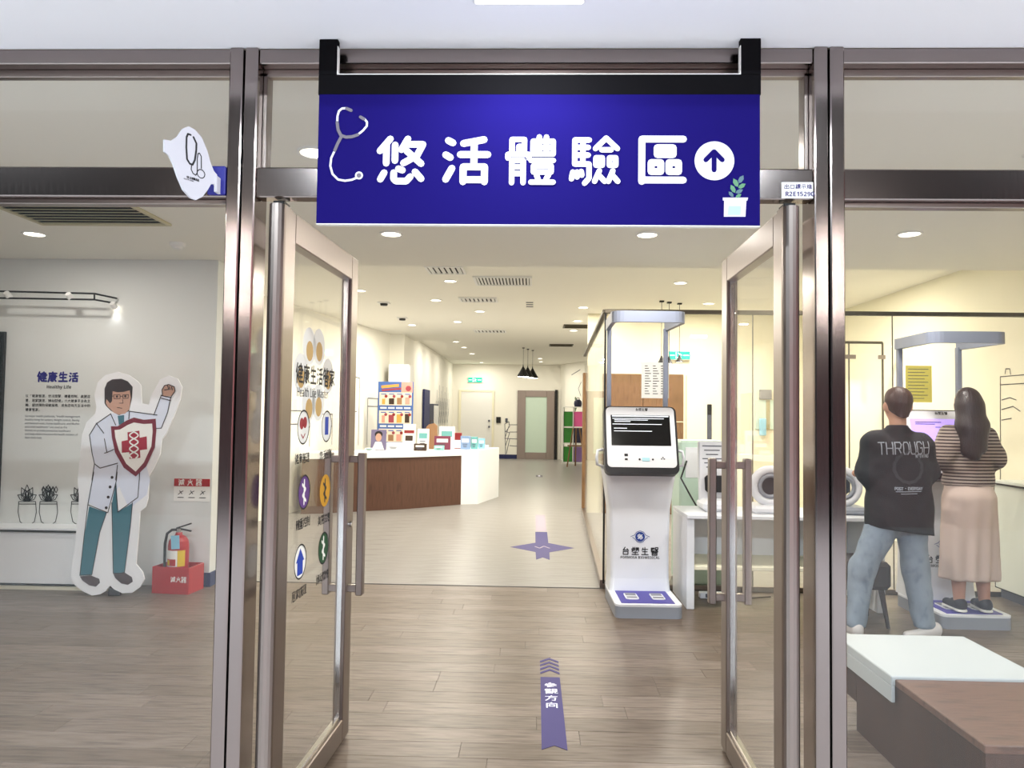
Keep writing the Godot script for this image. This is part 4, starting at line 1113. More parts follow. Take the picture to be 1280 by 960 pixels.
func standee() -> void:
	var z := -3.36
	var A := [80.0, 450.0, 0.15625]
	var B := [80.0, 590.0, 0.166667]
	var t := thing("cutout_standee", "life size cardboard doctor in a white coat holding a red cross shield", "standee")
	mat("doc_hair", Color(0.13, 0.11, 0.12), 0.7)
	mat("doc_skin", Color(0.76, 0.60, 0.52), 0.7)
	mat("doc_teal", Color(0.20, 0.44, 0.50), 0.7)
	mat("doc_coat", Color(0.86, 0.89, 0.95), 0.7)
	mat("doc_maroon", Color(0.46, 0.08, 0.18), 0.7)
	mat("doc_red", Color(0.64, 0.08, 0.20), 0.7)
	mat("doc_shoe", Color(0.27, 0.20, 0.21), 0.7)
	var out := [122, 478, 131.6, 468.8, 147, 464.8, 161, 469, 172, 476.6, 176, 482, 177, 504, 186, 506, 189, 494, 196.4, 481, 200, 474, 211, 469.5, 222, 473.5, 227.5, 484, 225, 500, 217.5, 520, 208, 542, 202, 550, 200, 568, 192.5, 584, 186, 595, 185, 623, 182, 634, 175, 639, 174, 657, 171.7, 683, 170, 705, 178, 715, 180.5, 724, 175, 734, 165, 741, 153, 741.5, 143, 737, 137.5, 732, 131.7, 739, 125, 743, 115, 744.5, 103, 739, 93, 731, 88, 720, 90, 706, 94, 683, 95.8, 656, 98, 640, 98.5, 620, 97, 600, 100, 568, 102.6, 543, 108, 528, 119, 517, 120.6, 509, 118, 494]
	var poly := poly_on_z(out, z, 0, 0, 1)
	part(prism(poly, z - 0.012, z), "board", M.white_board, t)
	var P := func(called: String, m: Material, a: Array, fr: Array, lift: float) -> void:
		part(prism(poly_on_z(a, z, fr[0], fr[1], fr[2]), z + lift, z + lift + 0.0001), called, m, t)
	var L := func(lines: Array, fr: Array, w: float, m: Material, lift: float) -> void:
		drawn("outline", lines_on_z(lines, z, fr[0], fr[1], fr[2]), w, facing_z(Vector3(0, 0, z + lift)), m, t)
	P.call("coat_print", M.doc_coat, [375, 430, 260, 510, 205, 600, 225, 740, 245, 830, 222, 960, 190, 1140, 300, 1200, 345, 1190, 440, 1010, 520, 1190, 660, 1080, 690, 960, 620, 700, 740, 548, 780, 545, 830, 420, 858, 300, 780, 285, 720, 440, 525, 410], A, 0.0006)
	P.call("hair_print", M.doc_hair, [325, 345, 325, 230, 345, 180, 385, 155, 460, 150, 510, 170, 550, 215, 545, 300, 520, 410, 440, 442, 375, 405, 335, 365], A, 0.0012)
	P.call("face_print", M.doc_skin, [385, 330, 390, 250, 430, 258, 480, 255, 527, 242, 535, 300, 524, 395, 490, 428, 440, 438, 400, 422, 375, 395, 366, 352], A, 0.0018)
	P.call("ear_print", M.doc_skin, [340, 312, 368, 345, 374, 395, 348, 370, 336, 345], A, 0.0018)
	P.call("collar_print", M.doc_teal, [430, 447, 482, 440, 482, 505, 440, 520], A, 0.0012)
	P.call("fist_print", M.doc_skin, [800, 205, 840, 196, 885, 215, 890, 250, 860, 292, 785, 286, 786, 240], A, 0.0012)
	P.call("shield_print", M.doc_maroon, [376, 530, 430, 530, 500, 485, 560, 460, 640, 478, 735, 470, 740, 560, 728, 700, 660, 850, 575, 932, 480, 862, 410, 740, 384, 620], A, 0.0024)
	P.call("shield_print", M.paper, [406, 560, 450, 556, 510, 520, 560, 500, 640, 512, 706, 508, 711, 570, 700, 690, 640, 820, 575, 893, 500, 830, 440, 720, 412, 620], A, 0.003)
	P.call("cross_print", M.doc_red, [510, 578, 605, 565, 607, 622, 664, 610, 667, 714, 610, 722, 613, 782, 525, 790, 524, 737, 465, 742, 462, 650, 512, 640], A, 0.0036)
	var h1 := []
	var h2 := []
	for k in 25:
		var y := 575.0 + k * 8.6
		h1.append_array([562 + sin(k * 0.5) * 34, y])
		h2.append_array([562 - sin(k * 0.5) * 34, y])
	L.call([h1, h2], A, 0.011, M.paper, 0.0042)
	P.call("trouser_print", M.doc_teal, [190, 258, 322, 305, 270, 450, 210, 772, 120, 776, 150, 500], B, 0.0012)
	P.call("trouser_print", M.doc_teal, [392, 70, 362, 220, 360, 300, 365, 500, 371, 760, 452, 758, 470, 650, 500, 400, 515, 232, 408, 298], B, 0.0012)
	P.call("shoe_print", M.doc_shoe, [120, 782, 200, 775, 265, 800, 271, 830, 240, 860, 190, 850, 140, 815], B, 0.0018)
	P.call("shoe_print", M.doc_shoe, [372, 765, 450, 750, 510, 788, 517, 822, 480, 846, 430, 836, 385, 795], B, 0.0018)
	L.call([[375, 430, 260, 510, 205, 600, 225, 740, 245, 830, 290, 865, 430, 825], [245, 830, 225, 960], [525, 410, 745, 440], [780, 280, 720, 440], [855, 300, 830, 420, 780, 545, 740, 548], [780, 285, 860, 300], [778, 305, 855, 325], [375, 430, 415, 520], [525, 410, 520, 470], [260, 505, 320, 585], [325, 630, 345, 740, 400, 715], [325, 745, 345, 740], [430, 840, 415, 960], [605, 910, 605, 960], [790, 285, 785, 240, 805, 205, 840, 196, 885, 215, 890, 250, 860, 292], [805, 240, 840, 235, 830, 205], [850, 235, 845, 215], [868, 240, 862, 215]], A, 0.0068, M.ink, 0.0021)
	L.call([[225, 0, 180, 245, 330, 305, 395, 60], [395, 60, 400, 0], [570, 0, 555, 190, 405, 300, 388, 100], [180, 250, 150, 500, 120, 775, 210, 770], [320, 305, 270, 450, 210, 770], [360, 230, 371, 760, 452, 757], [515, 230, 500, 400, 455, 755]], B, 0.0062, M.ink, 0.0021)
	L.call([[398, 280, 450, 278, 450, 308, 402, 310, 398, 280], [472, 280, 516, 276, 515, 305, 474, 308, 472, 280], [450, 290, 472, 290], [470, 315, 474, 345, 445, 345], [428, 380, 465, 386], [395, 290, 370, 285]], A, 0.0045, M.ink, 0.0024)
	for p in [[362, 40], [347, 112], [333, 188], [318, 268]]:
		var c := pz(B[0] + p[0] * B[2], B[1] + p[1] * B[2], z)
		part(prism(disc(0.012, 12), 0, 0.0002), "button_print", M.ink, t, Vector3(c.x, c.y, z + 0.0027))
	for p in [[425, 292], [492, 290]]:
		var c := pz(A[0] + p[0] * A[2], A[1] + p[1] * A[2], z)
		part(prism(disc(0.009, 10), 0, 0.0002), "eye_print", M.ink, t, Vector3(c.x, c.y, z + 0.0027))
	# foot prop behind the board
	var c := pz(137, 741, z)
	part(cbox(Vector3(0.09, 0.06, 0.16), 0.004), "foot_prop", M.dark_plastic, t, Vector3(c.x, 0.031, z - 0.1), Basis(Vector3.UP, 0.3))

func extinguisher() -> void:
	var box_at := Vector3(-2.925, 0, -3.6)
	var b := thing("extinguisher_box", "open red metal floor box holding the fire extinguisher", "box", box_at, -0.1)
	var w := 0.16
	var d := 0.115
	slab("floor_plate", M.red_paint, b, Vector3(-w, 0.0, -d), Vector3(w, 0.01, d), 0.001)
	slab("side_panel", M.red_paint, b, Vector3(-w, 0.01, d - 0.008), Vector3(w, 0.215, d), 0.002)
	slab("side_panel", M.red_paint, b, Vector3(-w, 0.01, -d), Vector3(w, 0.215, -d + 0.008), 0.002)
	for s in [-1.0, 1.0]:
		slab("side_panel", M.red_paint, b, Vector3(s * w, 0.01, -d + 0.008), Vector3(s * (w - 0.008), 0.215, d - 0.008), 0.002)
	writing("lettering", "滅火器", 0.042, Transform3D(Basis.IDENTITY, Vector3(0.005, 0.14, d + 0.001)), M.paper, b, 1.8, 1.1)
	var t := thing("fire_extinguisher", "red fire extinguisher with black hose and yellow label standing in the red box", "fire extinguisher", box_at + Vector3(-0.005, 0.012, 0.0))
	var r := 0.082
	part(lathe([Vector2(0, 0), Vector2(r, 0), Vector2(r, 0.36), Vector2(r * 0.92, 0.40), Vector2(r * 0.7, 0.43), Vector2(0.03, 0.447), Vector2(0.024, 0.47), Vector2(0, 0.47)], 28), "cylinder_body", M.red_paint, t)
	part(lathe([Vector2(0, 0.468), Vector2(0.022, 0.468), Vector2(0.022, 0.50), Vector2(0, 0.50)], 14), "valve", M.chrome, t)
	part(cbox(Vector3(0.13, 0.012, 0.02), 0.003), "lever", M.black, t, Vector3(0.04, 0.522, 0), Basis(Vector3.BACK, 0.32))
	part(cbox(Vector3(0.12, 0.012, 0.02), 0.003), "lever", M.black, t, Vector3(0.045, 0.49, 0), Basis(Vector3.BACK, -0.18))
	part(tube([Vector3(0, 0.49, 0.0), Vector3(-0.05, 0.49, 0.02), Vector3(-0.085, 0.46, 0.03), Vector3(-0.1, 0.38, 0.03), Vector3(-0.1, 0.25, 0.03), Vector3(-0.097, 0.12, 0.03)], 0.011, 8), "hose", M.black, t)
	mat("label_yellow", Color(0.86, 0.74, 0.10), 0.5)
	mat("tag_blue", Color(0.55, 0.78, 0.88), 0.6)
	var lab := func(a0: float, a1: float, y0: float, y1: float, m: Material, called: String, rr: float) -> void:
		var s := Shape.new()
		for k in 8:
			var b0 := lerpf(a0, a1, k / 8.0)
			var b1 := lerpf(a0, a1, (k + 1) / 8.0)
			var p0 := Vector3(sin(b0), 0, cos(b0)) * rr
			var p1 := Vector3(sin(b1), 0, cos(b1)) * rr
			s.quad(p0 + Vector3(0, y0, 0), p1 + Vector3(0, y0, 0), p1 + Vector3(0, y1, 0), p0 + Vector3(0, y1, 0), p0)
		part(s.done(), called, m, t)
	lab.call(-1.2, 0.35, 0.2, 0.33, M.paper, "label", r + 0.001)
	lab.call(0.36, 1.1, 0.2, 0.33, M.label_yellow, "label", r + 0.001)
	lab.call(-0.95, 0.2, 0.205, 0.26, M.red_paint, "label_print", r + 0.0016)
	lab.call(-0.8, -0.45, 0.21, 0.25, M.label_yellow, "label_print", r + 0.0022)
	part(cbox(Vector3(0.07, 0.11, 0.002), 0.0), "tag", M.tag_blue, t, Vector3(0.012, 0.40, r + 0.004), Basis(Vector3.BACK, 0.06))

# ---------------------------------------------------------------- glass room
func glass_room() -> void:
	var z := -4.0
	var t := thing("glass_partition", "frameless glass partition with slim bronze top rail around the room", "partition")
	var cuts := [0.624, 1.9, 3.1, 4.45]
	for i in 3:
		slab("pane", M.glass_clear, t, Vector3(cuts[i] + 0.004, 0.04, z - 0.005), Vector3(cuts[i + 1] - 0.004, 2.392, z + 0.005), 0.0)
	for x in [1.9, 3.1]:
		slab("joint", M.rail_metal, t, Vector3(x - 0.003, 0.04, z - 0.006), Vector3(x + 0.003, 2.392, z + 0.006), 0.0)
	slab("top_rail", M.rail_metal, t, Vector3(0.61, 2.39, z - 0.025), Vector3(4.45, 2.425, z + 0.025), 0.003)
	slab("corner_post", M.black, t, Vector3(0.61, 0.0, z - 0.012), Vector3(0.626, 2.39, z + 0.012), 0.002)
	slab("floor_rail", M.brushed_steel, t, Vector3(0.61, 0.0, z - 0.03), Vector3(4.45, 0.04, z + 0.02), 0.003)
	# side run, turned a little
	var a := Vector3(0.618, 0, z)
	var b := Vector3(0.775, 0, -8.93)
	var len := (b - a).length()
	var bs := Basis(Vector3.UP, -atan2(b.x - a.x, -(b.z - a.z)))
	var n := 3
	for i in n:
		var c := a.lerp(b, (i + 0.5) / n)
		part(cbox(Vector3(0.01, 2.34, len / n - 0.008), 0.0), "pane", M.glass_clear, t, c + Vector3(0, 1.22, 0), bs)
	part(cbox(Vector3(0.05, 0.035, len), 0.003), "top_rail", M.rail_metal, t, (a + b) * 0.5 + Vector3(0, 2.4075, 0), bs)
	part(cbox(Vector3(0.06, 0.07, len), 0.004), "floor_rail", M.brushed_steel, t, (a + b) * 0.5 + Vector3(0, 0.035, 0), bs)
	slab("end_post", M.oak, t, Vector3(0.75, 0, -8.93), Vector3(0.81, 2.14, -9.06), 0.004)
	# wood panel and pale door on the back wall
	var wp := thing("wood_panel", "brown wooden panel on the back wall behind the glass and kiosk", "panel")
	slab("board", M.oak, wp, Vector3(1.05, 0.0, -8.9), Vector3(1.66, 2.13, -8.945), 0.004)
	slab("board", M.oak, wp, Vector3(1.668, 0.0, -8.9), Vector3(2.28, 2.13, -8.945), 0.004)
	slab("seam_strip", M.wall_cream, wp, Vector3(1.05, 1.40, -8.897), Vector3(2.28, 1.412, -8.9), 0.0)
	var dr := thing("door_3", "pale cream flush door with a long dark lock in the glass room", "door", Vector3.ZERO, 0.0, "", "structure")
	slab("leaf", M.wall_cream, dr, Vector3(2.33, 0.0, -8.92), Vector3(2.85, 2.13, -8.948), 0.004)
	slab("lock_plate", M.ink_grey, dr, Vector3(2.64, 1.05, -8.905), Vector3(2.71, 1.68, -8.92), 0.003)
	slab("lock_plate", M.black, dr, Vector3(2.645, 1.52, -8.9), Vector3(2.705, 1.68, -8.905), 0.003)
	exit_sign(Vector3(2.21, 2.42, -8.89), "green lit exit sign modelled in place of a reflection in the glass")  # solid stand-in for the hall exit sign mirrored in the glass
	for i in 3:  # solid stand-ins for the hall pendants mirrored in the glass
		pendant(Vector3([1.72, 1.84, 2.0][i], 3.06, -7.6 - i * 0.1), [0.85, 0.85, 0.82][i], "small black cone pendant lamp modelled in place of a reflection in the glass", "pendants standing in for reflections", 0.055, 0.1)
	# long white table with devices in front of the glass
	var tb := thing("white_table", "long white table with solid end panels beside the kiosk", "table", Vector3(0, 0, 0))
	slab("table_top", M.white_plastic, tb, Vector3(1.2, 0.70, -3.32), Vector3(2.72, 0.73, -3.93), 0.004)
	slab("end_panel", M.white_plastic, tb, Vector3(1.2, 0.0, -3.34), Vector3(1.26, 0.70, -3.92), 0.004)
	slab("end_panel", M.white_plastic, tb, Vector3(2.66, 0.0, -3.34), Vector3(2.72, 0.70, -3.92), 0.004)
	slab("back_panel", M.white_plastic, tb, Vector3(1.26, 0.33, -3.88), Vector3(2.66, 0.70, -3.9), 0.002)
	slab("shelf", M.wall_cream, tb, Vector3(1.26, 0.30, -3.36), Vector3(2.66, 0.33, -3.9), 0.003)
	pressure_monitor(Vector3(1.5, 0.73, -3.66))
	ring_device(Vector3(1.92, 0.73, -3.62), "white ring shaped arm cuff device beside the pressure monitor")
	ring_device(Vector3(2.5, 0.73, -3.62), "grey ring shaped arm cuff device beside the man in black")
	# pale green cabinet behind the monitor
	var cb := thing("instrument", "pale green upright instrument with a hose behind the white table", "instrument", Vector3(1.5, 0, -4.35))
	slab("body", M.pale_green, cb, Vector3(-0.2, 0, -0.2), Vector3(0.2, 1.28, 0.2), 0.02)
	slab("panel", M.white_plastic, cb, Vector3(-0.15, 0.95, 0.2), Vector3(0.15, 1.22, 0.205), 0.002)
	part(tube([Vector3(-0.14, 1.1, 0.21), Vector3(-0.2, 0.95, 0.26), Vector3(-0.12, 0.8, 0.28), Vector3(-0.06, 0.7, 0.27), Vector3(-0.1, 0.5, 0.24)], 0.008, 6), "hose", M.black, cb)
	# extension socket under the table
	var so := thing("extension_socket", "white extension socket on the floor under the white table", "socket", Vector3(1.48, 0.0, -3.72))
	part(cbox(Vector3(0.2, 0.05, 0.07), 0.008), "body", M.white_plastic, so, Vector3(0, 0.025, 0))
	for k in 2:
		part(cbox(Vector3(0.03, 0.03, 0.004), 0.001), "socket_face", M.ink_grey, so, Vector3(-0.04 + k * 0.08, 0.027, 0.036))
	part(tube([Vector3(0.1, 0.02, 0), Vector3(0.2, 0.01, 0.05), Vector3(0.35, 0.009, 0.0), Vector3(0.5, 0.009, -0.05)], 0.006, 6), "cord", M.black, so)
	# brown stool
	var st := thing("brown_stool", "dark brown padded stool with wooden legs behind the man in black", "stool", Vector3(2.36, 0, -3.1))
	part(cbox(Vector3(0.42, 0.2, 0.4), 0.03), "seat", M.stool_brown, st, Vector3(0, 0.37, 0))
	for x in [-1.0, 1.0]:
		for zz in [-1.0, 1.0]:
			part(tube([Vector3(x * 0.15, 0.29, zz * 0.14), Vector3(x * 0.19, 0.0, zz * 0.17)], 0.022, 8, false, 0.014), "leg", M.stool_leg, st)
	# cabinets along the side wall
	for k in 3:
		var z0 := -3.97 + k * 0.44
		var c := thing("white_cabinet", ["white cabinet with black outlines and round pulls against the glass partition", "white cabinet with black outlines next to the partition cabinet", "white cabinet with black outlines farthest from the glass partition"][k], "cabinet", Vector3(3.93, 0, z0))
		slab("body", M.cab_white, c, Vector3(0.012, 0.08, 0.0), Vector3(0.5, 0.955, 0.43), 0.003)
		slab("kick_board", M.ink_grey, c, Vector3(0.05, 0.0, 0.0), Vector3(0.5, 0.08, 0.43), 0.0)
		var dd := slab("door", M.cab_white, c, Vector3(0.0, 0.09, 0.008), Vector3(0.012, 0.95, 0.422), 0.002)
		for e in [[0.004, 0.012, 0.09, 0.95], [0.418, 0.426, 0.09, 0.95]]:
			slab("edge_line", M.black, c, Vector3(-0.002, e[2], e[0]), Vector3(0.011, e[3], e[1]), 0.0)
		slab("edge_line", M.black, c, Vector3(-0.002, 0.082, 0.004), Vector3(0.011, 0.09, 0.426), 0.0)
		drawn("pull_ring", ring(0.024, 0.03, 16), 0.007, facing_minus_x(Vector3(-0.003, 0.04 + 0.82 - 0.52, 0.11 - 0.215)), M.black, dd)
	var ct := thing("cabinet_worktop", "thin white worktop with black edge over the white cabinets", "worktop", Vector3(3.93, 0.955, -3.97))
	slab("board", M.cab_white, ct, Vector3(-0.02, 0.012, 0.0), Vector3(0.5, 0.035, 1.32), 0.002)
	slab("edge_line", M.black, ct, Vector3(-0.022, 0.0, 0.0), Vector3(0.48, 0.012, 1.32), 0.0)
	var jar := thing("white_figurine", "small white ornament on the floor beside the cabinet end", "ornament", Vector3(3.76, 0, -3.18))
	part(lathe([Vector2(0, 0), Vector2(0.05, 0), Vector2(0.055, 0.05), Vector2(0.05, 0.13), Vector2(0.03, 0.15), Vector2(0.036, 0.18), Vector2(0.03, 0.215), Vector2(0, 0.22)], 18), "body", M.white_plastic, jar)
	# drawings on the side wall and glass
	var dw := thing("wall_drawing", "black outline drawing of a cupboard on the side wall of the glass room", "drawing")
	var at := func(x: float, y: float) -> Array:
		var p := px(x, y, 4.445)
		return [p.z, -p.y]
	var ln := []
	for l in [[1250, 600, 1250, 471, 1285, 468], [1250, 481, 1285, 479], [1256, 467, 1257, 461, 1262, 461, 1263, 468], [1252, 500, 1262, 497, 1270, 500], [1252, 512, 1266, 508, 1275, 514], [1252, 525, 1264, 523]]:
		var q := []
		for i in range(0, l.size(), 2):
			q.append_array(at.call(l[i], l[i + 1]))
		ln.append(q)
	drawn("outline", ln, 0.009, facing_minus_x(Vector3(4.447, 0, 0)), M.ink, dw)
	var dp := thing("cord_drawing", "black outline drawing of hooks and a hanging cord on the glass room wall", "drawing")
	drawn("outline", lines_on_z([[1072, 384, 1072, 372, 1080, 370, 1087, 378, 1088, 384, 1076, 382], [1205, 416, 1208, 410, 1211, 416], [1201, 430, 1201, 436], [1216, 430, 1216, 495], [1214, 440, 1217, 445], [1217, 492, 1223, 476, 1224, 470, 1220, 470, 1217, 480, 1219, 490]], -8.94, 0, 0, 1), 0.009, facing_z(Vector3(0, 0, -8.943)), M.ink, dp)
	# yellow notice on the glass
	var yn := thing("notice_sheet", "yellow sheet of handwritten lines on the glass above the violet screen", "notice")
	var c0 := pz(1132, 457, -3.985)
	var c1 := pz(1165, 503, -3.985)
	slab("sheet", M.yellow_paper, yn, Vector3(c0.x, c1.y, -3.987), Vector3(c1.x, c0.y, -3.984), 0.0)
	var yl := []
	for r in 10:
		var y := -(c0.y - 0.03 - r * 0.028)
		yl.append([c0.x + 0.02, y, c1.x - 0.03 - fmod(r * 0.031, 0.06), y])
	drawn("print_lines", yl, 0.005, facing_z(Vector3(0, 0, -3.983)), M.ink_grey, yn)
	var wb := thing("wall_dispenser", "pale wall board with a grey box and a folded blue cloth in the glass room", "dispenser")
	var w0 := pz(945, 500, -8.9)
	var w1 := pz(974, 537, -8.9)
	slab("board", M.door_mint, wb, Vector3(w0.x, w1.y, -8.945), Vector3(w1.x, w0.y, -8.92), 0.003)
	slab("upright", M.plaque_beige, wb, Vector3(lerpf(w0.x, w1.x, 0.45), w1.y, -8.92), Vector3(lerpf(w0.x, w1.x, 0.62), w0.y, -8.915), 0.0)
	var w2 := pz(950, 487, -8.9)
	var w3 := pz(964, 499, -8.9)
	slab("box", M.electrode, wb, Vector3(w2.x, w3.y, -8.945), Vector3(w3.x, w2.y, -8.87), 0.005)
	var w4 := pz(950, 523, -8.85)
	slab("cloth", M.tag_blue, wb, Vector3(w4.x, w4.y - 0.26, -8.9), Vector3(w4.x + 0.1, w4.y, -8.86), 0.01)
	# frosted band with lettering on the back wall
	var fb := thing("wall_plaque", "beige plaque with pale cut letters on the back wall of the glass room", "plaque")
	var f0 := pz(1052, 501, -8.93)
	var f1 := pz(1093, 535, -8.93)
	slab("plate", M.plaque_beige, fb, Vector3(f0.x, f1.y, -8.945), Vector3(f1.x, f0.y, -8.93), 0.003)
	latin("lettering", "LHI", 0.15, facing_z(Vector3(f0.x + 0.06, f0.y - 0.2, -8.929)), M.wall_cream, fb, true)
	for i in 2:
		pendant(Vector3(4.0 + i * 0.14, 3.06, -7.7 - i * 0.4), 1.0, "small white bell pendant lamp deep in the glass room", "white bell pendants", 0.1, 0.14)
	# inner door frame lines and clamps
	var df := thing("glass_door_frame", "slim metal frame of an inner glass door with clamps", "frame")
	var g0 := pz(1061, 428, -6.6)
	var g1 := pz(1103, 428, -6.6)
	slab("head", M.rail_metal, df, Vector3(g0.x - 0.3, g0.y - 0.015, -6.61), Vector3(g1.x, g0.y + 0.015, -6.59), 0.0)
	slab("door_side_strip", M.rail_metal, df, Vector3(g0.x - 0.006, 0.0, -6.608), Vector3(g0.x + 0.006, g0.y, -6.592), 0.0)
	slab("door_side_strip", M.rail_metal, df, Vector3(g1.x - 0.01, 0.0, -6.608), Vector3(g1.x + 0.01, g0.y, -6.592), 0.0)
	slab("clamp", M.brushed_steel, df, Vector3(g0.x - 0.06, g0.y - 0.2, -6.615), Vector3(g0.x + 0.08, g0.y - 0.15, -6.585), 0.003)
	slab("clamp", M.brushed_steel, df, Vector3(g1.x - 0.05, g0.y - 0.2, -6.615), Vector3(g1.x + 0.03, g0.y - 0.15, -6.585), 0.003)

func pressure_monitor(at: Vector3) -> void:
	var t := thing("pressure_monitor", "white blood pressure monitor with dark display on the white table", "monitor", at)
	part(cbox(Vector3(0.26, 0.09, 0.3), 0.03), "base", M.white_plastic, t, Vector3(0, 0.045, 0))
	part(cbox(Vector3(0.24, 0.52, 0.05), 0.01), "backboard", M.white_plastic, t, Vector3(0.0, 0.3, -0.1), Basis(Vector3.RIGHT, -0.1))
	part(cbox(Vector3(0.22, 0.14, 0.04), 0.02), "display", M.dark_plastic, t, Vector3(0.03, 0.21, -0.04), Basis(Vector3.RIGHT, -0.25))
	for k in 6:
		part(cbox(Vector3(0.16 - (k % 3) * 0.03, 0.008, 0.001), 0.0), "print_lines", M.ink_grey, t, Vector3(-0.01, 0.52 - k * 0.035, -0.095 - k * -0.0035), Basis(Vector3.RIGHT, -0.1))
func ring_device(at: Vector3, label: String) -> void:
	var t := thing("arm_cuff_device", label, "device", at)
	part(cbox(Vector3(0.34, 0.06, 0.34), 0.02), "base", M.grey_plastic if label.begins_with("grey") else M.white_plastic, t, Vector3(0, 0.03, 0))
	var pts := []
	for k in 24:
		pts.append(Vector3(cos(TAU * k / 24) * 0.13, 0.21 + sin(TAU * k / 24) * 0.13, 0.02))
	part(tube(pts, 0.035, 10, true), "cuff_ring", M.white_plastic, t)
	var q := []
	for k in 24:
		q.append(Vector3(cos(TAU * k / 24) * 0.085, 0.21 + sin(TAU * k / 24) * 0.085, 0.04))
	part(tube(q, 0.016, 8, true), "inner_ring", M.grey_plastic, t)
	part(lathe([Vector2(0, 0.0), Vector2(0.08, 0.0)], 20, Basis(Vector3.RIGHT, PI / 2)), "cuff_lining", M.ink_grey, t, Vector3(0, 0.21, -0.01))

func exit_sign(at: Vector3, label: String) -> void:
	var t := thing("exit_sign", label, "exit sign", at)
	part(cbox(Vector3(0.34, 0.14, 0.04), 0.006), "housing", M.white_metal, t)
	part(cbox(Vector3(0.32, 0.12, 0.004), 0.0), "lit_face", M.exit_green, t, Vector3(0, 0, 0.022))
	drawn("pictogram", [[-0.02, -0.035, 0.005, -0.02, -0.005, 0.01, 0.02, 0.03], [0.005, -0.015, 0.03, -0.005], [-0.005, 0.01, -0.03, 0.035], [-0.05, -0.045, -0.05, 0.045], [-0.14, 0, -0.08, 0], [0.06, 0, 0.14, 0]], 0.012, facing_z(Vector3(0, 0, 0.0245)), M.white_glow, t)
	area(Vector3(0, 0, 0.035), Vector2(0.3, 0.1), 0.03, Color(0.3, 1.0, 0.85), t, false)
	(t.get_child(t.get_child_count() - 1) as Node3D).rotation.y = PI
func pendant(at: Vector3, drop: float, label: String, group: String, r: float, h: float) -> void:
	var t := thing("pendant_lamp", label, "pendant lamp", at, 0.0, group)
	var m: Material = M.white_metal if label.contains("white bell") else M.black
	part(cbox(Vector3(0.06, 0.02, 0.06), 0.003), "ceiling_rose", M.black, t, Vector3(0, -0.01, 0))
	part(tube([Vector3(0, -0.02, 0), Vector3(0, -drop + h, 0)], 0.004, 5), "cord", M.black, t)
	part(lathe([Vector2(0.008, -drop + h), Vector2(0.014, -drop + h * 0.85), Vector2(r * 0.55, -drop + h * 0.4), Vector2(r, -drop)], 20), "shade", m, t)
	part(lathe([Vector2(0, -drop + 0.004), Vector2(r * 0.96, -drop + 0.004)], 20), "bulb", M.lamp_glow, t)
	area(Vector3(0, -drop - 0.006, 0), Vector2(r, r), 0.15, Color(1, 0.94, 0.82), t)

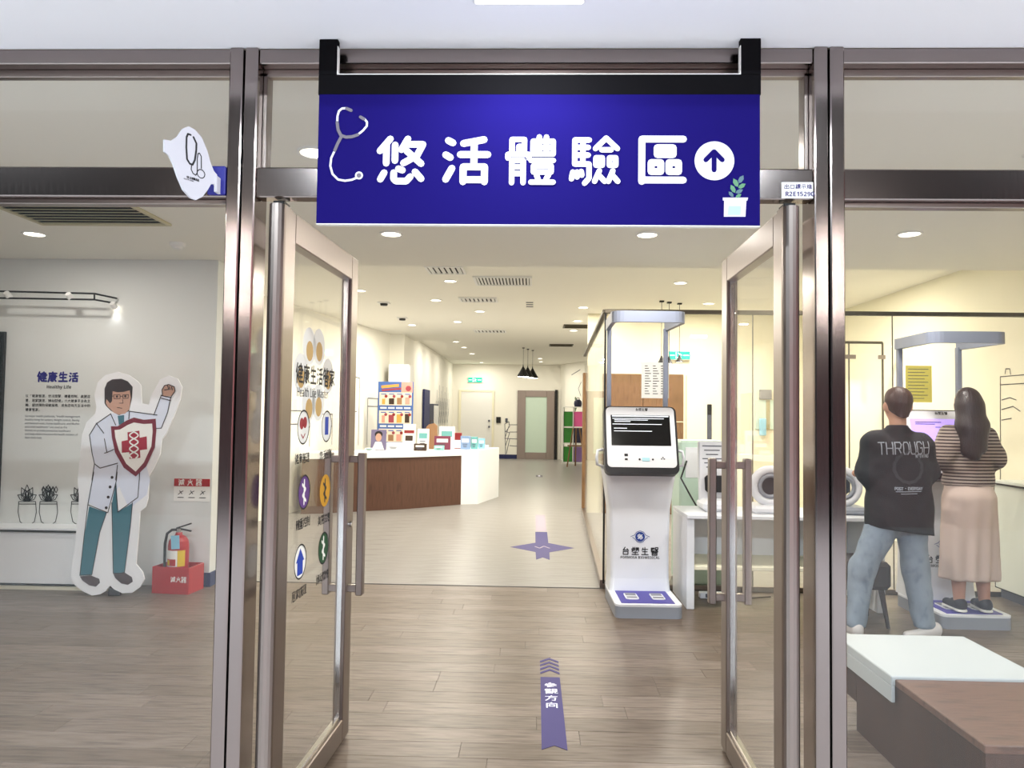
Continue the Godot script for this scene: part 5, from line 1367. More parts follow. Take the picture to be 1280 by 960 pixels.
# ---------------------------------------------------------------- counter
func counter() -> void:
	var t := thing("reception_counter", "curved reception counter with walnut front and white top", "counter")
	var pts := []
	for p in [[376, 642.5], [410, 641.5], [452, 639], [502, 636.5], [546, 633], [576, 630.5]]:
		var q := py(p[0], p[1], 0)
		pts.append(Vector2(q.x, q.z))
	var fine := []
	for i in pts.size() - 1:
		var a: Vector2 = pts[maxi(i - 1, 0)]
		var b: Vector2 = pts[i]
		var c: Vector2 = pts[i + 1]
		var d: Vector2 = pts[mini(i + 2, pts.size() - 1)]
		for k in 5:
			fine.append(b.cubic_interpolate(c, a, d, k / 5.0))
	fine.append(pts[pts.size() - 1])
	# walnut front as single staves
	var s_n := 12
	for i in s_n:
		var seg := []
		var i0 := i * (fine.size() - 1) / s_n
		var i1 := (i + 1) * (fine.size() - 1) / s_n
		for k in range(i0, i1 + 1):
			seg.append(fine[k])
		if seg.size() > 1:
			part(band(seg, 0.0, 0.80, 0.03), "front_panel", M.walnut, t)
	var e0 := Vector2(pts[5].x, pts[5].y)
	var e1 := Vector2(-0.91, -9.80)
	var e2 := Vector2(-0.62, -10.9)
	part(plan([e0.x, e0.y + 0.02, e1.x, e1.y + 0.02, e2.x, e2.y, e2.x - 0.25, e2.y, e1.x - 0.25, e1.y - 0.1, e0.x, e0.y - 0.04], 0.0, 0.885), "end_panel", M.white_board, t)
	var top := PackedVector2Array()
	for p in fine:
		top.append(Vector2(maxf(p.x - 0.02, -3.4), p.y + 0.07))
	top.append(e0 + Vector2(0.0, 0.06))
	top.append(e1 + Vector2(-0.27, 0.02))
	top.append(e2 + Vector2(-0.27, 0))
	top.append(e2 + Vector2(-0.9, 0))
	top.append(Vector2(-1.75, -9.9))
	var back := []
	for i in range(fine.size() - 6, -1, -5):
		var bp: Vector2 = fine[i] + Vector2(-0.1, -0.65)
		bp.x = maxf(bp.x, -2.9 - (bp.y + 12.25) * 0.169 + 0.04)
		top.append(bp)
	var up := Transform3D(Basis(Vector3(1, 0, 0), Vector3(0, 0, 1), Vector3(0, 1, 0)), Vector3.ZERO)
	part(prism(top, 0.80, 0.885, up), "counter_top", M.white_board, t)
	# things on the counter: pixel spans at the depth of the counter
	mat("card_violet", Color(0.45, 0.42, 0.55), 0.6)
	mat("box_brown", Color(0.24, 0.17, 0.12), 0.6)
	mat("box_blue", Color(0.50, 0.61, 0.76), 0.5)
	mat("box_teal", Color(0.42, 0.68, 0.68), 0.5)
	mat("box_mint", Color(0.55, 0.85, 0.78), 0.5)
	mat("box_red", Color(0.55, 0.14, 0.14), 0.5)
	mat("box_plum", Color(0.48, 0.20, 0.30), 0.5)
	mat("kraft", Color(0.62, 0.47, 0.34), 0.7)
	var items := [
		[464, 537, 482.5, 562, -9.35, "portrait_card", "violet card with a printed portrait standing on the counter", "card", "card_violet", 0.02],
		[457, 560, 468, 564.5, -9.2, "leaflet_stack", "flat pile of pale leaflets on the counter by the portrait", "leaflets", "paper", 0.12],
		[484, 553, 503, 564, -9.5, "white_tray", "low white tray on the counter in front of the poster", "tray", "white_plastic", 0.16],
		[504, 530, 519, 562, -9.55, "product_card", "tall white product card with a red banner on the counter", "card", "paper", 0.03],
		[518, 554.5, 533, 565, -9.35, "brown_box", "small dark brown carton on the counter", "box", "box_brown", 0.1],
		[522, 536, 536, 560, -9.75, "leaflet_stand", "white slanted leaflet stand on the counter", "stand", "paper", 0.04],
		[533, 529, 547, 545, -10.0, "paper_bag", "kraft paper bag standing on the counter", "bag", "kraft", 0.1],
		[543, 545, 563, 564, -9.75, "picture_book", "open plum picture book on a stand on the counter", "book", "box_plum", 0.04],
		[543, 557, 555, 564.5, -9.6, "mint_box", "small mint green box on the counter", "box", "box_mint", 0.08],
		[549, 533, 568, 563, -10.1, "white_sign_card", "blank white sign card standing on the counter", "card", "paper", 0.02],
		[568, 541, 577, 563, -10.2, "red_box", "small white box with red lid on the counter", "box", "box_red", 0.07],
		[576, 545, 588, 563, -10.0, "blue_box", "light blue carton on the counter, widest of the blue boxes", "box", "box_blue", 0.08],
		[589, 546, 597, 563, -10.1, "teal_box", "teal carton beside the blue carton on the counter", "box", "box_teal", 0.07],
		[598, 548, 606, 562, -10.3, "pale_box", "pale grey blue carton at the counter end", "box", "tag_blue", 0.06],
		[606, 556, 611, 562, -10.5, "white_cup", "small white cup at the counter end", "cup", "white_plastic", 0.05],
	]
	for it in items:
		var a := pz(it[0], it[1], it[4])
		var b := pz(it[2], it[3], it[4])
		var hh := maxf(a.y - 0.885, 0.03)
		var n := thing(it[5], it[6], it[7], Vector3((a.x + b.x) * 0.5, 0.886, it[4]))
		var w := b.x - a.x
		var lean := Basis(Vector3.RIGHT, -0.12) if it[9] < 0.05 else Basis.IDENTITY
		if it[5] == "white_cup":
			part(lathe([Vector2(0, 0), Vector2(w * 0.4, 0), Vector2(w * 0.5, hh), Vector2(w * 0.44, hh), Vector2(w * 0.36, 0.01)], 16), "body", M[it[8]], n)
			continue
		if it[5] == "paper_bag":
			part(prism(v2([-w * 0.5, 0, w * 0.5, 0, w * 0.46, hh * 0.9, w * 0.2, hh, -w * 0.25, hh * 0.96, -w * 0.47, hh * 0.86]), -0.05, 0.05), "body", M.kraft, n)
			part(tube([Vector3(-w * 0.2, hh * 0.9, 0.045), Vector3(-w * 0.1, hh * 1.12, 0.03), Vector3(w * 0.1, hh * 1.12, 0.03), Vector3(w * 0.2, hh * 0.9, 0.045)], 0.006, 6), "handle", M.box_brown, n)
			continue
		part(cbox(Vector3(w, hh, it[9]), 0.003), "body", M[it[8]], n, Vector3(0, hh * 0.5, 0), lean)
		var fz: float = it[9] * 0.5 + 0.002
		match it[5]:
			"portrait_card":
				var o := (n.get_child(0) as Node3D)
				part(prism(disc(w * 0.2, 16, hh * 0.2), 0, 0.001), "face_print", M.doc_skin, o, Vector3(0, hh * 0.12, fz))
				part(prism(disc(w * 0.26, 16, hh * 0.16), 0, 0.001), "hair_print", M.doc_hair, o, Vector3(0, hh * 0.27, fz - 0.001))
				part(prism(v2([-w * 0.4, -hh * 0.48, w * 0.4, -hh * 0.48, w * 0.2, -hh * 0.1, -w * 0.2, -hh * 0.1]), 0, 0.001), "shirt_print", M.paper, o, Vector3(0, 0, fz - 0.0005))
			"product_card":
				var o := (n.get_child(0) as Node3D)
				part(cbox(Vector3(w * 0.8, hh * 0.12, 0.001), 0.0), "banner_print", M.box_red, o, Vector3(0, hh * 0.2, fz))
				part(cbox(Vector3(w * 0.6, hh * 0.2, 0.001), 0.0), "photo_print", M.box_brown, o, Vector3(0, -hh * 0.05, fz))
			"red_box":
				part(cbox(Vector3(w * 0.9, hh * 0.5, 0.002), 0.0), "label", M.paper, n, Vector3(0, hh * 0.3, fz))
			_:
				var o := (n.get_child(0) as Node3D)
				part(cbox(Vector3(w * 0.7, hh * 0.26, 0.002), 0.0), "label", M.box_teal if it[8] == "paper" else M.paper, o, Vector3(0, hh * 0.16, fz))
				for q in 3:
					part(cbox(Vector3(w * (0.5 - q * 0.08), hh * 0.04, 0.002), 0.0), "print_lines", M.ink_grey, o, Vector3(-w * 0.04, hh * (-0.1 - q * 0.1), fz))
	# tall poster behind the counter
	var ps := thing("poster_stand", "tall blue product poster standing behind the counter", "poster")
	var zp := -10.9
	var c0 := pz(473, 477, zp)
	var c1 := pz(517, 477, zp)
	var W := c1.x - c0.x
	var H := c0.y - 0.12
	mat("poster_blue", Color(0.27, 0.41, 0.68), 0.5)
	mat("poster_cream", Color(0.93, 0.86, 0.78), 0.5)
	mat("poster_pink", Color(0.90, 0.62, 0.56), 0.5)
	mat("poster_orange", Color(0.93, 0.63, 0.30), 0.5)
	mat("poster_rose", Color(0.62, 0.25, 0.30), 0.5)
	part(cbox(Vector3(W, H, 0.02), 0.003), "board", M.poster_blue, ps, Vector3((c0.x + c1.x) * 0.5, 0.12 + H * 0.5, zp))
	slab("foot", M.ink_grey, ps, Vector3(c0.x + 0.05, 0.0, zp - 0.18), Vector3(c1.x - 0.05, 0.12, zp + 0.12), 0.01)
	var px0 := (c0.x + c1.x) * 0.5
	for r in 4:
		var y := c0.y - 0.31 - r * 0.33
		part(cbox(Vector3(W * 0.92, 0.235, 0.002), 0.0), "picture_band", M.poster_cream, ps, Vector3(px0, y, zp + 0.0115))
		for k in 4:
			var x := px0 + (k - 1.5) * W * 0.225
			var ph := 0.10 + fmod(k * 0.37 + r * 0.21, 0.06)
			part(cbox(Vector3(W * (0.09 + fmod(k * 0.13 + r * 0.07, 0.07)), ph, 0.002), 0.0), "product_print", [M.poster_orange, M.poster_pink, M.box_brown, M.poster_rose, M.kraft][(k * 2 + r) % 5], ps, Vector3(x, y - 0.1 + ph * 0.5, zp + 0.0135))
			part(prism(disc(0.028, 12), 0, 0.001), "price_print", M.box_red if (k + r) % 2 == 0 else M.poster_rose, ps, Vector3(x + W * 0.07, y + 0.045, zp + 0.015))
			part(cbox(Vector3(W * 0.15, 0.018, 0.002), 0.0), "caption_print", M.poster_blue, ps, Vector3(x, y + 0.085, zp + 0.0135))
			part(cbox(Vector3(W * 0.18, 0.03, 0.002), 0.0), "caption_print", M.paper, ps, Vector3(x, y - 0.165, zp + 0.0115))
	part(cbox(Vector3(W * 0.5, 0.05, 0.002), 0.0), "headline_print", M.poster_orange, ps, Vector3(px0 - W * 0.16, c0.y - 0.08, zp + 0.0115), Basis(Vector3.BACK, 0.1))
	part(cbox(Vector3(W * 0.55, 0.035, 0.002), 0.0), "headline_print", M.poster_rose, ps, Vector3(px0 - W * 0.12, c0.y - 0.14, zp + 0.0115), Basis(Vector3.BACK, 0.1))
	part(cbox(Vector3(W * 0.32, 0.19, 0.002), 0.0), "photo_print", M.poster_pink, ps, Vector3(px0 + W * 0.32, c0.y - 0.1, zp + 0.0113))
	part(prism(disc(0.05, 14), 0, 0.001), "photo_print", M.poster_rose, ps, Vector3(px0 + W * 0.36, c0.y - 0.12, zp + 0.0135))

# ---------------------------------------------------------------- far hall
func far_hall() -> void:
	var zb := -22.2
	# white door
	var d := thing("door_4", "white flush door under the exit sign on the far wall", "door", Vector3.ZERO, 0.0, "", "structure")
	var a := pz(574, 487, zb)
	var b := pz(618, 487, zb)
	slab("leaf", M.white_metal, d, Vector3(a.x + 0.07, 0, zb + 0.03), Vector3(b.x - 0.07, a.y - 0.07, zb), 0.004)
	slab("frame", M.wall_cream, d, Vector3(a.x, 0, zb + 0.045), Vector3(a.x + 0.07, a.y, zb), 0.004)
	slab("frame", M.wall_cream, d, Vector3(b.x - 0.07, 0, zb + 0.045), Vector3(b.x, a.y, zb), 0.004)
	slab("frame", M.wall_cream, d, Vector3(a.x + 0.07, a.y - 0.07, zb + 0.045), Vector3(b.x - 0.07, a.y, zb), 0.004)
	for y in [1.05, 1.25]:
		part(lathe([Vector2(0, 0.06), Vector2(0.03, 0.06), Vector2(0.035, 0.0)], 12, Basis(Vector3.RIGHT, PI / 2)), "knob", M.ink_grey, d, Vector3(b.x - 0.16, y, zb + 0.03))
	exit_sign(Vector3(-1.97, 2.6, zb + 0.021), "green lit exit sign above the white far door")
	(get_node("exit_sign_001") as Node3D).scale = Vector3(1.45, 1.3, 1)
	# wall boxes
	var w1 := thing("wall_switch_box", "black card reader box on the far wall beside the white door", "switch")
	slab("body", M.black, w1, Vector3(-1.25, 1.18, zb), Vector3(-1.1, 1.38, zb + 0.04), 0.005)
	var w2 := thing("wall_switch_box", "small dark switch on the far wall beside the steel door", "switch")
	slab("body", M.ink_grey, w2, Vector3(-0.95, 1.2, zb), Vector3(-0.87, 1.34, zb + 0.03), 0.004)
	# line drawing of shelves
	var dr := thing("shelf_drawing", "black outline drawing of a wire shelf on the far wall", "drawing")
	var l := [[632, 568, 631, 530, 636, 527, 637, 533, 632, 540], [636, 533, 631, 548], [632, 539, 637, 541, 632, 557], [637, 549, 633, 567], [636, 531, 650, 531], [637, 540, 650, 540], [632, 548, 650, 549], [637, 557, 650, 558]]
	drawn("outline", lines_on_z(l, zb + 0.003, 0, 0, 1), 0.02, facing_z(Vector3(0, 0, zb + 0.003)), M.ink_grey, dr)
	# steel door with glass
	var s := thing("door_5", "wide stainless steel door with a tall glass pane on the far wall", "door", Vector3.ZERO, 0.0, "", "structure")
	var zs := zb + 0.06
	slab("stile", M.brushed_steel, s, Vector3(-0.55, 0, zb + 0.005), Vector3(-0.28, 2.27, zs), 0.005)
	slab("stile", M.brushed_steel, s, Vector3(0.42, 0, zb + 0.005), Vector3(0.68, 2.27, zs), 0.005)
	slab("rail", M.brushed_steel, s, Vector3(-0.28, 2.06, zb + 0.005), Vector3(0.42, 2.27, zs), 0.005)
	slab("rail", M.brushed_steel, s, Vector3(-0.28, 0, zb + 0.005), Vector3(0.42, 0.22, zs), 0.005)
	slab("pane", M.door_mint, s, Vector3(-0.28, 0.22, zb + 0.005), Vector3(0.42, 2.06, zb + 0.03), 0.0)
	slab("door_side_strip", M.black, s, Vector3(0.69, 0, zb + 0.005), Vector3(0.78, 2.3, zb + 0.1), 0.004)  # black strip paints the dark gap of the door opening
	# pendants over the far aisle
	for i in 3:
		pendant(Vector3([-0.28, -0.17, -0.05][i], 3.13, -15.8 - i * 0.36), 0.72, "black cone pendant lamp over the far aisle", "black cone pendants over the aisle", 0.16, 0.3)
	# colourful shelf and easel
	var sh := thing("colour_shelf", "tall open shelf of green, pink and navy panels by the angled wall", "shelf", Vector3(1.18, 0, -19.6), 0.0)
	sh.rotation.y = -0.2
	mat("panel_green", Color(0.16, 0.50, 0.14), 0.5)
	mat("panel_pink", Color(0.86, 0.35, 0.60), 0.5)
	mat("panel_navy", Color(0.10, 0.10, 0.24), 0.5)
	mat("panel_lilac", Color(0.52, 0.40, 0.62), 0.5)
	for x in [-0.30, 0.0, 0.30]:
		slab("upright", M.white_metal, sh, Vector3(x - 0.012, 0.05, -0.12), Vector3(x + 0.012, 1.72, 0.12), 0.002)
	for y in [0.06, 0.62, 1.1, 1.7]:
		slab("shelf_board", M.white_metal, sh, Vector3(-0.31, y, -0.12), Vector3(0.31, y + 0.025, 0.12), 0.002)
	var cells := [[-0.28, 0.1, "panel_green"], [-0.28, 0.66, "panel_green"], [-0.28, 1.14, "panel_green"], [0.02, 0.66, "panel_navy"], [0.02, 1.14, "panel_pink"], [0.02, 0.1, "panel_lilac"]]
	for c in cells:
		slab("panel", M[c[2]], sh, Vector3(c[0], c[1], -0.1), Vector3(c[0] + 0.25, c[1] + 0.44, 0.08), 0.005)
	var bg := thing("school_bag", "navy rounded bag on top of the colourful shelf", "bag", Vector3(1.3, 1.726, -19.6))
	part(lathe([Vector2(0, 0), Vector2(0.1, 0.0), Vector2(0.12, 0.08), Vector2(0.11, 0.16), Vector2(0.06, 0.21), Vector2(0, 0.22)], 16), "body", M.panel_navy, bg)
	part(tube([Vector3(-0.04, 0.205, 0), Vector3(-0.03, 0.26, 0), Vector3(0.03, 0.26, 0), Vector3(0.04, 0.205, 0)], 0.01, 6), "handle", M.ink, bg)
	var es := thing("easel", "small light wooden easel holding a pale board in the far aisle", "easel", Vector3(1.22, 0, -18.9))
	for x in [-0.26, 0.26]:
		part(tube([Vector3(x, 0, 0.12), Vector3(x * 0.35, 1.1, -0.05)], 0.022, 6), "leg", M.oak, es)
	part(tube([Vector3(0, 0, -0.35), Vector3(0, 1.1, -0.06)], 0.022, 6), "leg", M.oak, es)
	slab("ledge", M.oak, es, Vector3(-0.25, 0.58, -0.01), Vector3(0.25, 0.62, 0.07), 0.003)
	# jungle mural on the angled wall
	var mu := thing("wall_mural", "grey green animal and plant mural on the angled cream wall", "mural")
	var wa := Vector3(1.0, 0, -21.6)
	var wb := Vector3(1.65, 0, -20.0)
	var dirw := (wb - wa).normalized()
	var nrm := Vector3(-dirw.z, 0, dirw.x) * (1.0 if Vector3(-dirw.z, 0, dirw.x).x < 0 else -1.0)
	var wt := Transform3D(Basis(dirw, Vector3.UP, nrm), wa + nrm * 0.006)
	var rr := Basis(-dirw, Vector3.UP, nrm)
	mat("mural_green", Color(0.38, 0.45, 0.34), 0.8)
	var m1 := Shape.new()
	m1.prism(disc(0.35, 18, 0.26), 0, 0.001, wt.translated_local(Vector3(2.2, 2.15, 0)))
	m1.prism(disc(0.2, 16, 0.13), 0, 0.001, wt.translated_local(Vector3(2.3, 2.42, 0)))
	m1.pen([[0.6, -1.2, 0.75, -1.6, 0.95, -1.85, 0.8, -2.0], [2.0, -1.9, 1.8, -1.6, 1.5, -1.4]], 0.11, wt)
	part(m1.done(), "animal_print", M.mural_green, mu)
	var m2 := Shape.new()
	m2.pen([[0.5, -2.75, 1.2, -2.9, 1.9, -2.75, 2.3, -2.5], [1.2, -2.5, 1.4, -2.2, 1.2, -2.05, 1.0, -2.3, 1.2, -2.5]], 0.025, wt)
	part(m2.done(), "outline", M.ink_grey, mu)
	# things on the long wall: cabinet, blue banner, mirror, drawings
	var cb := thing("tall_cabinet", "tall white cabinet standing against the wall behind the poster", "cabinet", Vector3(-2.62, 0, -12.0))
	slab("body", M.white_metal, cb, Vector3(-0.2, 0, -0.25), Vector3(0.2, 2.42, 0.25), 0.006)
	slab("door", M.white_metal, cb, Vector3(0.2, 0.1, -0.24), Vector3(0.215, 2.38, 0.24), 0.003)
	slab("grille", M.ink_grey, cb, Vector3(0.215, 2.02, -0.2), Vector3(0.22, 2.04, 0.2), 0.0)
	slab("grille", M.ink_grey, cb, Vector3(0.215, 1.92, -0.2), Vector3(0.22, 1.94, 0.2), 0.0)
	var bn := thing("blue_banner", "narrow dark blue banner on the long cream wall", "banner")
	slab("cloth", M.navy, bn, Vector3(-2.635, 0.4, -15.0), Vector3(-2.59, 2.05, -15.9), 0.004)
	var mi := thing("wall_mirror", "framed grey mirror board on the long cream wall", "mirror")
	slab("frame", M.ink_grey, mi, Vector3(-2.65, 0.5, -16.3), Vector3(-2.55, 1.72, -17.3), 0.004)
	slab("mirror_glass", M.chrome, mi, Vector3(-2.55, 0.54, -16.34), Vector3(-2.545, 1.68, -17.26), 0.0)
	var pd := thing("plant_drawing", "grey outline drawing of tall plants at the far end of the long wall", "drawing")
	var sh2 := Shape.new()
	var base_t := facing_x(Vector3(-2.655, 0, -17.8))
	for k in 7:
		var u := k * 0.42
		sh2.pen([[u, -0.9, u + 0.1, -1.4, u + 0.05 * (k % 3), -2.1 - 0.15 * (k % 2)], [u, -1.2, u + 0.25, -1.6, u + 0.3, -1.9], [u, -1.2, u - 0.2, -1.55, u - 0.2, -1.8]], 0.05, base_t)
	part(sh2.done(), "outline", M.ink_grey, pd)
	var ld := thing("wall_drawing", "thin outline drawings of furniture on the long wall behind the counter", "drawing")
	# on the angled run of the wall between (-4.3,-3.97) and (-2.9,-12.25)
	var w0 := Vector3(-2.9, 0, -12.25)
	var w_dir := (Vector3(-4.3, 0, -3.97) - w0).normalized()
	var w_n := Vector3(-w_dir.z, 0, w_dir.x)
	if w_n.x < 0: w_n = -w_n
	var lt := Transform3D(Basis(-w_dir, Vector3.UP, w_n), w0 + w_n * 0.006)
	var lines := [[-2.3, -0.9, -2.3, -2.15, -1.5, -2.1, -1.5, -0.9], [-2.2, -1.5, -1.6, -1.5], [-2.0, -2.0, -1.9, -1.7, -1.7, -2.0], [-1.1, -0.9, -1.1, -1.75, -0.6, -1.75, -0.6, -0.9], [-1.1, -1.6, -0.6, -1.6], [-3.4, -0.95, -3.4, -1.45, -2.6, -1.45, -2.6, -0.95], [-4.6, -1.3, -3.7, -1.3, -3.7, -1.5, -4.6, -1.5]]
	drawn("outline", lines, 0.014, lt, M.ink_grey, ld)

# ---------------------------------------------------------------- floor stickers and ceiling fittings
func floor_stickers() -> void:
	var y := 0.0012
	var up := Transform3D(Basis(Vector3(1, 0, 0), Vector3(0, 0, -1), Vector3(0, 1, 0)), Vector3(0.11, 0, 0))
	var t := thing("floor_sticker", "violet floor sticker with chevrons and white characters near the entrance", "sticker")
	part(prism(v2([-0.058, 0.86, 0.0, 0.905, 0.058, 0.86, 0.055, 1.78, -0.055, 1.78]), y - 0.001, y, up), "strip", M.sticker_violet, t)
	for k in 4:
		var v := 1.83 + k * 0.065
		part(prism(v2([-0.056, v, 0.0, v + 0.06, 0.056, v, 0.056, v + 0.03, 0.0, v + 0.09, -0.056, v + 0.03]), y - 0.001, y, up), "chevron", M.sticker_violet, t)
	var s := Shape.new()
	for i in 4:
		write(s, "參觀方向"[i], 0.068, up.translated_local(Vector3(-0.034, 1.69 - i * 0.095, y + 0.0006)), 2.0)
	part(s.done(), "lettering", M.letter_white, t)
	var c := thing("floor_sticker", "violet four pointed direction sticker on the pale hall floor", "sticker")
	part(prism(v2([-0.07, 5.2, 0.0, 5.32, 0.07, 5.2, 0.075, 5.62, 0.36, 5.9, 0.075, 6.2, 0.075, 7.0, -0.075, 7.0, -0.075, 6.2, -0.36, 5.9, -0.075, 5.62]), y - 0.001, y, up), "cross_shape", M.sticker_violet, c)
	part(prism(v2([-0.07, 7.05, 0.07, 7.05, 0.07, 8.6, -0.07, 8.6]), y - 0.001, y, up), "strip", M.sticker_pale, c)
	drawn("lettering", [[-0.08, -5.95, -0.03, -5.85, 0.02, -5.98, 0.08, -5.86]], 0.02, up.translated_local(Vector3(0, 0, y + 0.0006)), M.sticker_pale, c)
	var f := thing("floor_marker", "small grey marker plate on the far hall floor", "marker", Vector3(0.144, 0, -15.5))
	part(cbox(Vector3(0.16, 0.004, 0.5), 0.001), "plate", M.print_grey, f, Vector3(0, 0.002, 0))
	part(cbox(Vector3(0.05, 0.002, 0.3), 0.0), "print", M.letter_white, f, Vector3(0, 0.005, 0))

func ceiling_vent(label: String, at: Vector3, w: float, d: float, n: int, m: Material, along_x := true) -> void:
	var t := thing("ceiling_vent", label, "vent", at)
	part(cbox(Vector3(w, 0.006, d), 0.0), "backing", M.dark_gap, t, Vector3(0, -0.004, 0))
	for s in [-1.0, 1.0]:
		part(cbox(Vector3(w + 0.06, 0.018, 0.03), 0.003), "frame", m, t, Vector3(0, -0.009, s * (d * 0.5 + 0.015)))
		part(cbox(Vector3(0.03, 0.018, d), 0.003), "frame", m, t, Vector3(s * (w * 0.5 + 0.015), -0.009, 0))
	for k in n:
		if along_x:
			part(cbox(Vector3(w, 0.004, d / n * 0.62), 0.0), "slat", m, t, Vector3(0, -0.012, (k + 0.5) / n * d - d * 0.5), Basis(Vector3.RIGHT, 0.35))
		else:
			part(cbox(Vector3(w / n * 0.62, 0.004, d), 0.0), "slat", m, t, Vector3((k + 0.5) / n * w - w * 0.5, -0.012, 0), Basis(Vector3.BACK, 0.35))

func small_things() -> void:
	ceiling_vent("large cream air vent in the entrance ceiling by the display wall", Vector3(-3.0, 2.79, -2.2), 0.86, 0.62, 9, M.vent_cream)
	ceiling_vent("square louvred air vent at the front of the hall ceiling", Vector3(-0.98, 3.06, -5.5), 0.36, 0.36, 6, M.white_metal, false)
	ceiling_vent("wide louvred air vent with closely set slats in the hall ceiling", Vector3(-0.38, 3.06, -6.15), 0.62, 0.5, 16, M.white_metal, false)
	ceiling_vent("slim air vent in the hall ceiling before the counter", Vector3(-0.78, 3.06, -7.6), 0.46, 0.3, 8, M.white_metal, false)
	ceiling_vent("slim air vent in the hall ceiling above the counter end", Vector3(-0.85, 3.06, -11.5), 0.55, 0.4, 8, M.white_metal, false)
	ceiling_vent("brown slotted air vent beside the glass partition rail", Vector3(0.74, 3.06, -10.6), 0.42, 0.4, 6, M.rail_metal)
	ceiling_vent("brown slotted air vent at the far end of the hall", Vector3(0.62, 3.13, -15.0), 0.5, 0.4, 6, M.rail_metal)
	var p := py(222, 304, 2.79)
	var d := thing("smoke_detector", "white round smoke detector on the entrance ceiling", "detector", p)
	part(lathe([Vector2(0, -0.045), Vector2(0.03, -0.045), Vector2(0.04, -0.03), Vector2(0.055, -0.022), Vector2(0.06, 0)], 20), "housing", M.white_metal, d)
	part(lathe([Vector2(0.041, -0.029), Vector2(0.052, -0.0235)], 20), "sensor_slot", M.dark_gap, d)
	for q in [[503, 397, -2.3], [480, 378, -2.2]]:
		var at := py(q[0], q[1], 3.06)
		var sp := thing("ceiling_spot", "small black adjustable spot lamp in the hall ceiling", "spot lamp", at, 0.0, "black hall spots")
		part(cbox(Vector3(0.16, 0.02, 0.16), 0.004), "frame", M.white_metal, sp, Vector3(0, -0.008, 0))
		part(lathe([Vector2(0, -0.03), Vector2(0.05, -0.03), Vector2(0.055, 0.0)], 16), "lamp_head", M.black, sp, Vector3(0, -0.015, 0))
	var sl := thing("ceiling_slot", "short slotted speaker grille in the hall ceiling", "grille", Vector3(-0.08, 3.06, -8.05))
	for k in 3:
		part(cbox(Vector3(0.1, 0.006, 0.05), 0.0), "slot", M.ink_grey, sl, Vector3(0, -0.003, -0.2 + k * 0.2))

